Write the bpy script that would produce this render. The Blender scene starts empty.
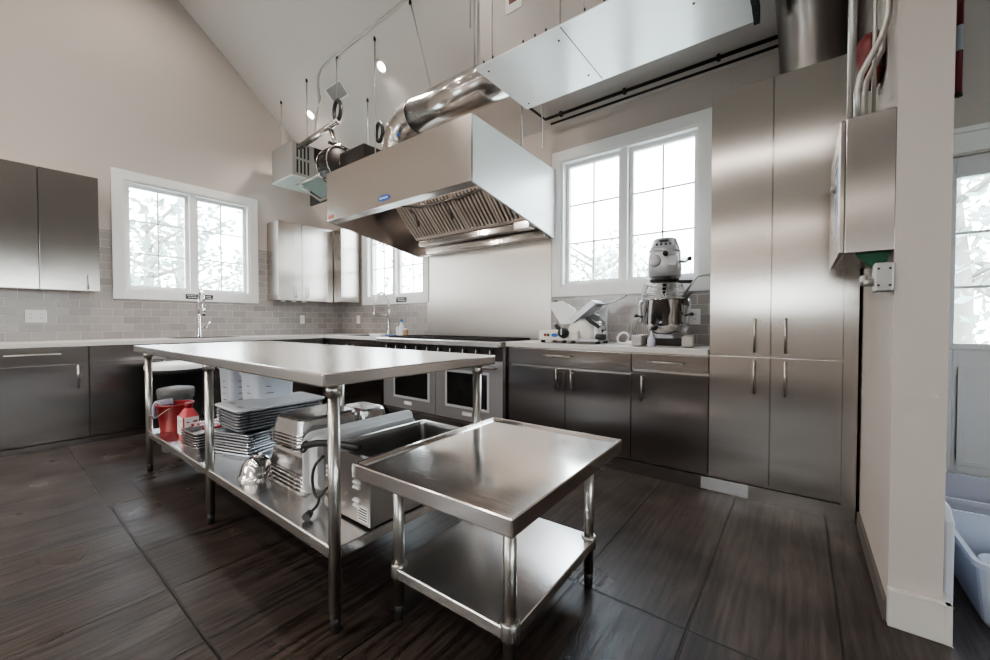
import bpy, bmesh, math, random
from mathutils import Vector, Matrix, noise
random.seed(7)
SC = bpy.context.scene
COL = SC.collection
PI = math.pi

# ------------------------------------------------------------------ mesh builder
class M:
    def __init__(s): s.v = []; s.f = []; s.sm = []
    def add(s, vs, fs, smooth=False):
        b = len(s.v); s.v += [Vector(p) for p in vs]
        for f in fs: s.f.append([b + i for i in f]); s.sm.append(smooth)
        return s
    def box(s, x0, x1, y0, y1, z0, z1):
        vs = [(x, y, z) for z in (z0, z1) for y in (y0, y1) for x in (x0, x1)]
        return s.add(vs, [(0,2,3,1),(4,5,7,6),(0,1,5,4),(2,6,7,3),(0,4,6,2),(1,3,7,5)])
    def hexa(s, lo, hi):
        return s.add(list(lo) + list(hi), [(3,2,1,0),(4,5,6,7)] + [(i,(i+1)%4,4+(i+1)%4,4+i) for i in range(4)])
    def prism(s, poly, axis, a, b, smooth=False):
        def m(p, t):
            return {'x': (t, p[0], p[1]), 'y': (p[0], t, p[1]), 'z': (p[0], p[1], t)}[axis]
        n = len(poly); vs = [m(p, a) for p in poly] + [m(p, b) for p in poly]
        s.add(vs, [tuple(range(n))[::-1], tuple(range(n, 2*n))])
        return s.add(vs, [(i,(i+1)%n,n+(i+1)%n,n+i) for i in range(n)], smooth)
    def cyl(s, p0, p1, r0, r1=None, n=20, caps=True):
        return s.tube([p0, p1], [r0, r0 if r1 is None else r1], n, caps)
    def tube(s, pts, r, n=10, caps=True, closed=False):
        pts = [Vector(p) for p in pts]; k = len(pts)
        rs = r if isinstance(r, (list, tuple)) else [r]*k
        rings = []; up = None
        for i, p in enumerate(pts):
            if closed: t = pts[(i+1) % k] - pts[i-1]
            else: t = pts[min(i+1, k-1)] - pts[max(i-1, 0)]
            t.normalize()
            if up is None:
                up = Vector((0,0,1)) if abs(t.z) < .9 else Vector((1,0,0))
            a = up - t*up.dot(t)
            if a.length < 1e-5: a = t.orthogonal()
            a.normalize(); up = a; b = t.cross(a)
            rings.append([p + (a*math.cos(2*PI*j/n) + b*math.sin(2*PI*j/n))*rs[i] for j in range(n)])
        base = [q for ring in rings for q in ring]; fs = []
        for i in range(k if closed else k-1):
            i2 = (i+1) % k
            for j in range(n): fs.append((i*n+j, i*n+(j+1)%n, i2*n+(j+1)%n, i2*n+j))
        s.add(base, fs, True)
        if caps and not closed:
            s.add(rings[0], [tuple(range(n))[::-1]]); s.add(rings[-1], [tuple(range(n))])
        return s
    def lathe(s, prof, c=(0,0,0), n=32, axis='z', cap0=False, cap1=False):
        loops = []
        for r, h in prof:
            L = []
            for j in range(n):
                a = 2*PI*j/n; u, w = r*math.cos(a), r*math.sin(a)
                L.append({'z': (c[0]+u, c[1]+w, c[2]+h), 'x': (c[0]+h, c[1]+u, c[2]+w), 'y': (c[0]+u, c[1]+h, c[2]+w)}[axis])
            loops.append(L)
        return s.loops(loops, cap0, cap1, True)
    def loops(s, loops, cap0=False, cap1=False, smooth=False):
        n = len(loops[0]); vs = [p for L in loops for p in L]
        s.add(vs, [(i*n+j, i*n+(j+1)%n, (i+1)*n+(j+1)%n, (i+1)*n+j) for i in range(len(loops)-1) for j in range(n)], smooth)
        if cap0: s.add(loops[0], [tuple(range(n))[::-1]])
        if cap1: s.add(loops[-1], [tuple(range(n))])
        return s
    def xf(s, mat):
        s.v = [mat @ p for p in s.v]; return s
    def sub(s, o):
        b = len(s.v); s.v += o.v
        for f, q in zip(o.f, o.sm): s.f.append([b+i for i in f]); s.sm.append(q)
        return s

def rrect(w, l, r, z, c=(0, 0), k=4):
    """rounded rectangle loop, w along x, l along y"""
    out = []
    for cx, cy, a0 in ((w/2-r, l/2-r, 0), (-w/2+r, l/2-r, PI/2), (-w/2+r, -l/2+r, PI), (w/2-r, -l/2+r, 1.5*PI)):
        for i in range(k+1):
            a = a0 + PI/2*i/k
            out.append((c[0]+cx+r*math.cos(a), c[1]+cy+r*math.sin(a), z))
    return out

ORG = {}
def obj(name, m, mat, parent=None, bevel=0, seg=2, local=False):
    """one mesh object; coordinates are world ones unless local"""
    org = ORG.get(parent.name, Vector()) if parent and not local else Vector()
    bm = bmesh.new()
    vs = [bm.verts.new(p - org) for p in m.v]
    for f, sm in zip(m.f, m.sm):
        try:
            fa = bm.faces.new([vs[i] for i in f]); fa.smooth = sm
        except ValueError: pass
    bmesh.ops.remove_doubles(bm, verts=bm.verts, dist=1e-5)
    bmesh.ops.recalc_face_normals(bm, faces=bm.faces)
    me = bpy.data.meshes.new(name); bm.to_mesh(me); bm.free()
    if mat: me.materials.append(mat)
    o = bpy.data.objects.new(name, me); COL.objects.link(o)
    if parent: o.parent = parent
    ORG[o.name] = org
    if bevel:
        b = o.modifiers.new('b', 'BEVEL'); b.width = bevel; b.segments = seg; b.limit_method = 'ANGLE'; b.angle_limit = math.radians(40)
    return o
def tag(o, label, cat, group=None):
    o['label'] = label; o['category'] = cat
    if group: o['group'] = group
    return o
def thing(name, label, cat, loc=(0,0,0), rz=0, group=None):
    o = bpy.data.objects.new(name, None); COL.objects.link(o)
    o.empty_display_size = .1; o.location = loc; o.rotation_euler = (0,0,rz)
    ORG[o.name] = Vector(loc)
    return tag(o, label, cat, group)
def solo(name, m, mat, label, cat, group=None, **k):
    return tag(obj(name, m, mat, **k), label, cat, group)
def struct(name, m, mat, parent=None, **k):
    o = obj(name, m, mat, parent, **k)
    if not parent: o['kind'] = 'structure'
    return o
def dup(root, loc, rz=None, label=None, group=None):
    r = root.copy(); COL.objects.link(r); r.location = loc
    if rz is not None: r.rotation_euler = (0,0,rz)
    if label: r['label'] = label
    if group: r['group'] = group
    def rec(src, dst):
        for ch in list(src.children):
            c = ch.copy(); COL.objects.link(c); c.parent = dst; rec(ch, c)
    rec(root, r); return r

# ------------------------------------------------------------------ materials
def mat(name, col, rough=.5, metal=0, bump=0, bscale=(60,60,60), var=0, rvar=0, spec=.5, emit=None, es=0, waves=0, trans=0, coat=0, wscale=1.3):
    m = bpy.data.materials.new(name); m.use_nodes = True
    nt = m.node_tree; N = nt.nodes; L = nt.links; p = N['Principled BSDF']
    p.inputs['Base Color'].default_value = (*col, 1); p.inputs['Roughness'].default_value = rough
    p.inputs['Metallic'].default_value = metal; p.inputs['Specular IOR Level'].default_value = spec
    if trans: p.inputs['Transmission Weight'].default_value = trans
    if coat: p.inputs['Coat Weight'].default_value = coat
    if emit: p.inputs['Emission Color'].default_value = (*emit, 1); p.inputs['Emission Strength'].default_value = es
    if bump or var or rvar or waves:
        tc = N.new('ShaderNodeTexCoord'); mp = N.new('ShaderNodeMapping'); L.new(tc.outputs['Object'], mp.inputs[0])
        mp.inputs['Scale'].default_value = bscale
        nz = N.new('ShaderNodeTexNoise'); nz.inputs['Scale'].default_value = 1; nz.inputs['Detail'].default_value = 3
        L.new(mp.outputs[0], nz.inputs[0])
        prev = None
        if waves:
            nw = N.new('ShaderNodeTexNoise'); nw.inputs['Scale'].default_value = wscale; nw.inputs['Detail'].default_value = 1
            L.new(tc.outputs['Object'], nw.inputs[0])
            bw = N.new('ShaderNodeBump'); bw.inputs['Strength'].default_value = 1; bw.inputs['Distance'].default_value = waves
            L.new(nw.outputs[0], bw.inputs['Height']); prev = bw
        if bump:
            b = N.new('ShaderNodeBump'); b.inputs['Strength'].default_value = 1; b.inputs['Distance'].default_value = bump
            L.new(nz.outputs[0], b.inputs['Height'])
            if prev: L.new(prev.outputs[0], b.inputs['Normal'])
            prev = b
        if prev: L.new(prev.outputs[0], p.inputs['Normal'])
        if var:
            mx = N.new('ShaderNodeMix'); mx.data_type = 'RGBA'
            mx.inputs['A'].default_value = (*[c*(1-var) for c in col], 1); mx.inputs['B'].default_value = (*[min(1, c*(1+var)) for c in col], 1)
            L.new(nz.outputs[0], mx.inputs['Factor']); L.new(mx.outputs['Result'], p.inputs['Base Color'])
        if rvar:
            mr = N.new('ShaderNodeMapRange'); mr.inputs['To Min'].default_value = max(.02, rough-rvar); mr.inputs['To Max'].default_value = rough+rvar
            mr.inputs['From Min'].default_value = .3; mr.inputs['From Max'].default_value = .7
            L.new(nz.outputs[0], mr.inputs[0]); L.new(mr.outputs[0], p.inputs['Roughness'])
    return m

def steel_mat(name, col, rough, tangent=(1,1,0), aniso=.75, waves=.006, wscale=1.1, streak=(90,90,2), amt=.05):
    """brushed stainless: the highlight spreads along the tangent, across the brushing"""
    m = mat(name, col, rough, 1, waves=waves, wscale=wscale, bscale=streak, rvar=amt)
    nt = m.node_tree; p = nt.nodes['Principled BSDF']; p.inputs['Anisotropic'].default_value = aniso
    c = nt.nodes.new('ShaderNodeCombineXYZ')
    for k, q in zip('XYZ', tangent): c.inputs[k].default_value = q
    nt.links.new(c.outputs[0], p.inputs['Tangent'])
    return m
wall_m = mat('wall_paint', (.50, .452, .422), .85, bump=.0004, bscale=(90,90,90), var=.03)
ceil_m = mat('ceiling_paint', (.64, .61, .59), .85)
trim_m = mat('trim_paint', (.76, .755, .75), .45)
base_m = mat('baseboard_paint', (.56, .54, .51), .5)
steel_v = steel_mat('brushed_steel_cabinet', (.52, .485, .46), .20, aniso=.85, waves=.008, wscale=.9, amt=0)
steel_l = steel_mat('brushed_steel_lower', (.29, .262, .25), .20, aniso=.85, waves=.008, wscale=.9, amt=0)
steel_t = steel_mat('steel_tabletop', (.80, .79, .78), .25, (1,0,0), .65, .002, 1.2, (3,150,3), .02)
steel_h = steel_mat('hood_steel', (.55, .515, .49), .24, (0,0,1), .6, .004, 1.2, (2,2,90), .0)
steel_g = mat('galvanised_duct', (.60, .575, .555), .2, 1, var=.05, bscale=(3,3,3))
chrome = mat('chrome', (.72, .71, .70), .08, 1)
satin = mat('satin_handle', (.52, .50, .47), .28, 1)
pan_m = mat('pan_steel', (.58, .56, .55), .2, 1, rvar=.08, bscale=(14,14,14))
alu = mat('sheet_pan_aluminium', (.66, .68, .72), .32, 1, rvar=.08, bscale=(20,20,20))
dark = mat('dark_gap', (.012, .011, .011), .7)
black = mat('black_plastic', (.018, .018, .019), .4)
iron = mat('dark_iron', (.05, .045, .043), .45, .6)
hgray = mat('heater_enamel', (.30, .285, .27), .5)
hlight = mat('heater_base', (.55, .60, .57), .4)
white_p = mat('white_plastic', (.72, .73, .74), .35)
cream = mat('cream_enamel', (.68, .66, .61), .35)
greye = mat('grey_enamel', (.42, .42, .44), .3, .3)
frost = mat('frosted_plastic', (.80, .84, .90), .3, trans=.15)
red_p = mat('red_plastic', (.27,.010,.014), .35)
red_d = mat('dark_red_paint', (.15,.016,.018), .4)
stone = mat('counter_quartz', (.60, .57, .545), .3, var=.06, bscale=(120,120,120))
cloth = mat('grey_cloth', (.40, .38, .45), .95, bump=.002, bscale=(60,60,20))
blue_m = mat('blue_label', (.03, .12, .45), .4)
green_m = mat('green_tape', (.02, .09, .045), .5)
zinc = mat('cast_zinc', (.42, .42, .41), .5, .7, bump=.0005, bscale=(90,90,90))
conduit = mat('conduit_metal', (.50, .49, .47), .35, .9)
door_m = mat('door_paint', (.60, .60, .61), .45)
lamp_m = mat('lamp_lens', (1, .97, .9), .5, emit=(1, .93, .84), es=22)
glassdark = mat('oven_glass', (.012, .011, .011), .12, spec=.7)
ink = mat('printed_ink', (.06, .06, .07), .6)
whitelab = mat('white_label', (.75, .74, .72), .5)
toe_refl = mat('painted_reflection', (.80, .82, .86), .22, .75, var=.18, bscale=(25,5,60))  # bright mottled colour stands in for a reflection on the toe kick
vent_m = mat('vent_grille', (.30, .29, .28), .5)

def glass_mat():
    m = bpy.data.materials.new('window_glass'); m.use_nodes = True; nt = m.node_tree; N = nt.nodes; L = nt.links
    N.remove(N['Principled BSDF']); t = N.new('ShaderNodeBsdfTransparent'); g = N.new('ShaderNodeBsdfGlossy'); g.inputs['Roughness'].default_value = .02
    t.inputs[0].default_value = (.94, .96, .95, 1)
    lw = N.new('ShaderNodeLayerWeight'); lw.inputs[0].default_value = .5
    pw = N.new('ShaderNodeMath'); pw.operation = 'POWER'; pw.inputs[1].default_value = 4; L.new(lw.outputs['Facing'], pw.inputs[0])
    fr = N.new('ShaderNodeMath'); fr.operation = 'MULTIPLY_ADD'; fr.inputs[1].default_value = .5; fr.inputs[2].default_value = .04; L.new(pw.outputs[0], fr.inputs[0])
    mx = N.new('ShaderNodeMixShader'); L.new(fr.outputs[0], mx.inputs[0]); L.new(t.outputs[0], mx.inputs[1]); L.new(g.outputs[0], mx.inputs[2])
    L.new(mx.outputs[0], N['Material Output'].inputs[0]); return m
glass = glass_mat()

def floor_mat():
    m = bpy.data.materials.new('stamped_plank_floor'); m.use_nodes = True; nt = m.node_tree; N = nt.nodes; L = nt.links; p = N['Principled BSDF']
    geo = N.new('ShaderNodeNewGeometry'); sp = N.new('ShaderNodeSeparateXYZ'); L.new(geo.outputs['Position'], sp.inputs[0])
    ad = N.new('ShaderNodeMath'); ad.operation = 'ADD'; ad.inputs[1].default_value = 0.305 + .43*40; L.new(sp.outputs['X'], ad.inputs[0])
    ay = N.new('ShaderNodeMath'); ay.operation = 'ADD'; ay.inputs[1].default_value = -.46 + 2.55*8; L.new(sp.outputs['Y'], ay.inputs[0])
    gt = N.new('ShaderNodeMath'); gt.operation = 'GREATER_THAN'; gt.inputs[1].default_value = -1.15; L.new(sp.outputs['X'], gt.inputs[0])
    ma = N.new('ShaderNodeMath'); ma.operation = 'MULTIPLY_ADD'; ma.inputs[1].default_value = -1.05; L.new(gt.outputs[0], ma.inputs[0]); L.new(ay.outputs[0], ma.inputs[2]); ay = ma
    cb = N.new('ShaderNodeCombineXYZ'); L.new(ay.outputs[0], cb.inputs['X']); L.new(ad.outputs[0], cb.inputs['Y'])
    br = N.new('ShaderNodeTexBrick'); br.offset = 0; br.inputs['Scale'].default_value = 1; br.inputs['Brick Width'].default_value = 2.55
    br.inputs['Row Height'].default_value = .43; br.inputs['Mortar Size'].default_value = .006; br.inputs['Mortar Smooth'].default_value = .6
    br.inputs['Color1'].default_value = (.25,.25,.25,1); br.inputs['Color2'].default_value = (.85,.85,.85,1); br.inputs['Mortar'].default_value = (0,0,0,1)
    wob = N.new('ShaderNodeTexNoise'); wob.inputs['Scale'].default_value = 5; L.new(geo.outputs['Position'], wob.inputs[0])
    wm = N.new('ShaderNodeMix'); wm.data_type = 'RGBA'; wm.blend_type = 'LINEAR_LIGHT'; wm.inputs['Factor'].default_value = .006
    L.new(cb.outputs[0], wm.inputs['A']); L.new(wob.outputs['Color'], wm.inputs['B']); L.new(wm.outputs['Result'], br.inputs['Vector'])
    mp = N.new('ShaderNodeMapping'); mp.inputs['Scale'].default_value = (30, 2.6, 1); L.new(geo.outputs['Position'], mp.inputs[0])
    # shift the grain per plank
    va = N.new('ShaderNodeVectorMath'); va.operation = 'MULTIPLY_ADD'; va.inputs[1].default_value = (7,7,7); L.new(br.outputs['Color'], va.inputs[0]); L.new(mp.outputs[0], va.inputs[2])
    gr = N.new('ShaderNodeTexNoise'); gr.inputs['Scale'].default_value = 1; gr.inputs['Detail'].default_value = 7; gr.inputs['Roughness'].default_value = .7; gr.inputs['Distortion'].default_value = .6
    L.new(va.outputs[0], gr.inputs[0])
    mw = N.new('ShaderNodeMapping'); mw.inputs['Scale'].default_value = (1, .10, 1); L.new(va.outputs[0], mw.inputs[0])
    mw.inputs['Scale'].default_value = (1/30, .10/2.6, 1)
    wv = N.new('ShaderNodeTexWave'); wv.wave_type = 'BANDS'; wv.bands_direction = 'X'; wv.inputs['Scale'].default_value = 9; wv.inputs['Distortion'].default_value = 9; wv.inputs['Detail'].default_value = 3; wv.inputs['Detail Scale'].default_value = 1.4
    L.new(mw.outputs[0], wv.inputs[0])
    gm = N.new('ShaderNodeMix'); gm.data_type = 'FLOAT'; gm.inputs['Factor'].default_value = .09; L.new(gr.outputs[0], gm.inputs['A']); L.new(wv.outputs['Fac'], gm.inputs['B']); gr = gm
    pt = N.new('ShaderNodeTexNoise'); pt.inputs['Scale'].default_value = 2.3; pt.inputs['Detail'].default_value = 2; pt.inputs['Roughness'].default_value = .5; L.new(geo.outputs['Position'], pt.inputs[0])
    r1 = N.new('ShaderNodeValToRGB'); e = r1.color_ramp.elements; e[0].position = .36; e[0].color = (.011,.0078,.0065,1); e[1].position = .66; e[1].color = (.080,.058,.047,1)
    L.new(gr.outputs['Result'] if gr.bl_idname == 'ShaderNodeMix' else gr.outputs[0], r1.inputs[0])
    r2 = N.new('ShaderNodeValToRGB'); e = r2.color_ramp.elements; e[0].position = .35; e[0].color = (.6,.6,.62,1); e[1].position = .7; e[1].color = (1,1,1,1)
    L.new(pt.outputs[0], r2.inputs[0])
    m1 = N.new('ShaderNodeMix'); m1.data_type = 'RGBA'; m1.blend_type = 'MULTIPLY'; m1.inputs['Factor'].default_value = 1; L.new(r1.outputs[0], m1.inputs['A']); L.new(r2.outputs[0], m1.inputs['B'])
    m2 = N.new('ShaderNodeMix'); m2.data_type = 'RGBA'; L.new(br.outputs['Fac'], m2.inputs['Factor']); L.new(m1.outputs['Result'], m2.inputs['A']); m2.inputs['B'].default_value = (.008,.006,.005,1)
    L.new(m2.outputs['Result'], p.inputs['Base Color'])
    rr = N.new('ShaderNodeMapRange'); rr.inputs['From Min'].default_value = .35; rr.inputs['From Max'].default_value = .65; rr.inputs['To Min'].default_value = .50; rr.inputs['To Max'].default_value = .27
    L.new(pt.outputs[0], rr.inputs[0]); L.new(rr.outputs[0], p.inputs['Roughness'])
    hh = N.new('ShaderNodeMath'); hh.operation = 'SUBTRACT'; L.new(gr.outputs[0], hh.inputs[0]); L.new(br.outputs['Fac'], hh.inputs[1])
    b = N.new('ShaderNodeBump'); b.inputs['Distance'].default_value = .003; b.inputs['Strength'].default_value = 1; L.new(hh.outputs[0], b.inputs['Height']); L.new(b.outputs[0], p.inputs['Normal'])
    return m
floor_m = floor_mat()

def tile_mat(axis):
    m = bpy.data.materials.new('subway_tile_' + axis); m.use_nodes = True; nt = m.node_tree; N = nt.nodes; L = nt.links; p = N['Principled BSDF']
    geo = N.new('ShaderNodeNewGeometry'); sp = N.new('ShaderNodeSeparateXYZ'); L.new(geo.outputs['Position'], sp.inputs[0])
    ad = N.new('ShaderNodeMath'); ad.operation = 'ADD'; ad.inputs[1].default_value = 20.; L.new(sp.outputs[axis], ad.inputs[0])
    az = N.new('ShaderNodeMath'); az.operation = 'ADD'; az.inputs[1].default_value = -.914 + .079*20; L.new(sp.outputs['Z'], az.inputs[0])
    cb = N.new('ShaderNodeCombineXYZ'); L.new(ad.outputs[0], cb.inputs['X']); L.new(az.outputs[0], cb.inputs['Y'])
    br = N.new('ShaderNodeTexBrick'); br.offset = .5; br.inputs['Scale'].default_value = 1; br.inputs['Brick Width'].default_value = .158
    br.inputs['Row Height'].default_value = .079; br.inputs['Mortar Size'].default_value = .0022; br.inputs['Mortar Smooth'].default_value = .2
    br.inputs['Color1'].default_value = (.30,.275,.265,1); br.inputs['Color2'].default_value = (.37,.34,.325,1); br.inputs['Mortar'].default_value = (.56,.53,.51,1)
    L.new(cb.outputs[0], br.inputs['Vector']); L.new(br.outputs['Color'], p.inputs['Base Color']); p.inputs['Roughness'].default_value = .22
    b = N.new('ShaderNodeBump'); b.invert = True; b.inputs['Distance'].default_value = .002; L.new(br.outputs['Fac'], b.inputs['Height']); L.new(b.outputs[0], p.inputs['Normal'])
    return m
tileY, tileX = tile_mat('Y'), tile_mat('X')

# ------------------------------------------------------------------ camera
f_px = 397.
cam_d = bpy.data.cameras.new('camera'); cam = bpy.data.objects.new('camera', cam_d); COL.objects.link(cam)
cam_d.sensor_width = 36; cam_d.lens = f_px*36/990; cam_d.clip_start = .02
cam.location = (0, 0, 1.09)
cam.rotation_euler = (PI/2 - math.atan(8/f_px), 0, math.atan(305/f_px))
SC.camera = cam

# ------------------------------------------------------------------ room shell
XL, XR, YB, YF = -5.69, 4.6, 3.47, -3.47
SL = .88; ZE = 3.0
def cz(y): return ZE + SL*(YB - abs(y))
RZ = cz(0)
def wall(name, axis, at, out, holes, u0, u1, z1, m=wall_m, top=None):
    """wall in the plane axis=at, thickness towards out, made of cells around rectangular holes (u0,u1,z0,z1)"""
    us = sorted({u0, u1, *[h[0] for h in holes], *[h[1] for h in holes]})
    zs = sorted({0, z1, *[h[2] for h in holes], *[h[3] for h in holes]})
    b = M()
    for i in range(len(us)-1):
        for j in range(len(zs)-1):
            cu, cv = (us[i]+us[i+1])/2, (zs[j]+zs[j+1])/2
            if any(h[0] < cu < h[1] and h[2] < cv < h[3] for h in holes): continue
            a0, a1 = sorted((at, out))
            if axis == 'x': b.box(a0, a1, us[i], us[i+1], zs[j], zs[j+1])
            else: b.box(us[i], us[i+1], a0, a1, zs[j], zs[j+1])
    if top: b.prism(top, axis, at, out)
    return struct(name, b, m)
W1 = (.955, 2.165, 1.43, 2.60); W2 = (-5.01, -3.80, 1.43, 2.64); W3 = (-1.85, -.63, 1.43, 2.64); D1 = (.64, 1.56, 0, 2.05)
gable = [(-3.47, 3.0), (3.47, 3.0), (0, RZ)]
wall('wall_left', 'x', XL, XL-.16, [W1], YF, YB, ZE, top=gable)
wall('wall_back', 'y', YB, YB+.16, [W2, W3, D1], XL-.16, XR+.16, ZE)
W4 = [(-5.0, -3.4, 1.15, 2.4), (-1.1, .3, 1.3, 1.95)]
wall('wall_front', 'y', YF, YF-.16, W4, XL-.16, XR+.16, ZE)
W5 = [(-2.6, -1.0, 1.0, 2.3), (-.2, 1.4, 1.0, 2.3)]
wall('wall_right', 'x', XR, XR+.16, W5, YF, YB, ZE, top=gable)
struct('floor', M().box(XL-.16, XR+.16, YF-.16, YB+.16, -.1, 0), floor_m)
c = M()
c.prism([(YB+.3, ZE-.3*SL), (0, RZ), (0, RZ+.15), (YB+.3, ZE-.3*SL+.15)], 'x', XL-.16, XR+.16)
c.prism([(YF-.3, ZE-.3*SL), (0, RZ), (0, RZ+.15), (YF-.3, ZE-.3*SL+.15)], 'x', XL-.16, XR+.16)
struct('ceiling', c, ceil_m)
# partition beside the tall cabinet
struct('wall_partition', M().prism([(2.0, 0), (3.47, 0), (3.47, 3.0), (2.0, cz(2.0))], 'x', .265, .40), wall_m)
b = M(); b.box(.2525, .265, 2.0, 2.845, 0, .075)
struct('baseboard_side', b, mat('dark_base', (.13,.115,.105), .6))
b = M(); b.box(.262, .418, 1.97, 1.999, 0, .135); b.box(.40, .418, 1.97, 3.47, 0, .135)
b2 = struct('baseboard_partition', b, base_m, bevel=.003)
b = M(); b.box(XL, XL+.015, YF, -1.5, 0, .13); struct('baseboard_left', b, base_m)
b = M(); b.box(XL, XR, YF, YF+.015, 0, .13); struct('baseboard_front', b, base_m)
# tiled bands on the walls
t1 = M()
for y0, y1, z0, z1 in ((-1.5, W1[0]-.1, .914, 2.04), (W1[1]+.1, YB, .914, 2.04), (W1[0]-.1, W1[1]+.1, .914, 1.33)): t1.box(XL, XL+.008, y0, y1, z0, z1)
struct('trim_1', t1, tileY)
t2 = M()
for x0, x1, z0, z1 in ((XL+.008, W2[0]-.09, .914, 2.04), (W2[0]-.09, -3.72, .914, 1.335), (-1.97, -.55, .914, 1.335), (-.55, -.46, .914, 2.04)): t2.box(x0, x1, YB-.008, YB, z0, z1)
struct('trim_2', t2, tileX)

def window(name, axis, at, sgn, rect, two=True, cw=.095, muntins=(1, 2)):
    """casing, frame, sashes with muntins and glass; sgn points into the room"""
    u0, u1, z0, z1 = rect
    def B(b, a0, a1, p0, p1, q0, q1):    # a: u range, p: z range, q: offset from the wall plane into the room
        d0, d1 = sorted((at+sgn*q0, at+sgn*q1))
        if axis == 'x': b.box(d0, d1, a0, a1, p0, p1)
        else: b.box(a0, a1, d0, d1, p0, p1)
    def ring(b, a0, a1, p0, p1, t, q0, q1):
        B(b, a0, a1, p1-t, p1, q0, q1); B(b, a0, a1, p0, p0+t, q0, q1); B(b, a0, a0+t, p0+t, p1-t, q0, q1); B(b, a1-t, a1, p0+t, p1-t, q0, q1)
    cs = M(); ring(cs, u0-cw, u1+cw, z0-cw, z1+cw, cw, 0, .022)
    root = struct(name, cs, trim_m, bevel=.002)
    fr = M(); ring(fr, u0, u1, z0, z1, .022, -.12, .012); obj('window_frame', fr, trim_m, root)
    mid = (u0+u1)/2
    sashes = [(u0+.022, mid-.03), (mid+.03, u1-.022)] if two else [(u0+.022, u1-.022)]
    if two:
        mm = M(); B(mm, mid-.03, mid+.03, z0+.022, z1-.022, -.10, 0); obj('mullion', mm, trim_m, root)
    for a0, a1 in sashes:
        s = M(); ring(s, a0, a1, z0+.022, z1-.022, .035, -.09, -.05)
        nv, nh = muntins
        for i in range(nv):
            c0 = a0+.035+(a1-a0-.07)*(i+1)/(nv+1); B(s, c0-.007, c0+.007, z0+.05, z1-.05, -.077, -.068)
        for i in range(nh):
            c0 = z0+.057+(z1-z0-.114)*(i+1)/(nh+1); B(s, a0+.03, a1-.03, c0-.007, c0+.007, -.077, -.068)
        so = obj('sash', s, trim_m, root)
        g = M(); B(g, a0+.03, a1-.03, z0+.05, z1-.05, -.074, -.071); obj('pane', g, glass, so)
    return root
window('window_1', 'x', XL, 1, W1)
window('window_2', 'y', YB, -1, W2)
window('window_3', 'y', YB, -1, W3)
for i, r in enumerate(W4): window('window_%d' % (4+i), 'y', YF, 1, r)
for i, r in enumerate(W5): window('window_%d' % (8+i), 'x', XR, -1, r)
# exterior door beyond the partition
u0, u1 = D1[0], D1[1]
b = M(); b.box(u0-.10, u0, YB-.022, YB, 0, 2.17); b.box(u1, u1+.1, YB-.022, YB, 0, 2.17); b.box(u0, u1, YB-.022, YB, 2.06, 2.17)
b.box(u0-.12, u1+.12, YB-.035, YB, 2.17, 2.20)
dr = struct('door_1', b, trim_m, bevel=.002)
b = M(); y0, y1 = YB+.02, YB+.065; gx0, gx1 = u0+.075, u1-.085
b.box(u0+.004, gx0, y0, y1, .01, 2.045); b.box(gx1, u1-.004, y0, y1, .01, 2.045); b.box(gx0, gx1, y0, y1, 1.93, 2.045); b.box(gx0, gx1, y0, y1, .01, .965)
b.box(gx0-.02, gx1+.02, y0-.012, y0, .93, .965); b.box(gx0-.02, gx1+.02, y0-.012, y0, 1.93, 1.95); b.box(gx0-.02, gx0, y0-.012, y0, .965, 1.93); b.box(gx1, gx1+.02, y0-.012, y0, .965, 1.93)
for a0, a1, p0, p1 in ((gx0+.02, gx1-.02, .25, .28), (gx0+.02, gx1-.02, .80, .83), (gx0+.02, gx0+.05, .28, .80), (gx1-.05, gx1-.02, .28, .80)): b.box(a0, a1, y0-.008, y0, p0, p1)
leaf = obj('door_leaf', b, door_m, dr, bevel=.003)
b = M(); b.box(gx0, gx1, y0+.018, y0+.024, .965, 1.93); obj('pane', b, glass, leaf)
b = M(); b.box(gx0, gx1, y0+.008, y0+.017, 1.60, 1.615); b.box(gx0, gx1, y0+.008, y0+.017, 1.285, 1.30); b.box((gx0+gx1)/2-.007, (gx0+gx1)/2+.007, y0+.008, y0+.017, .965, 1.93); obj('muntin_bars', b, door_m, leaf)
b = M(); b.cyl((u1-.06, y0-.05, 1.0), (u1-.06, y0, 1.0), .012); b.tube([(u1-.06, y0-.05, 1.0), (u1-.16, y0-.05, 1.0)], .009); obj('door_handle', b, satin, leaf)

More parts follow.
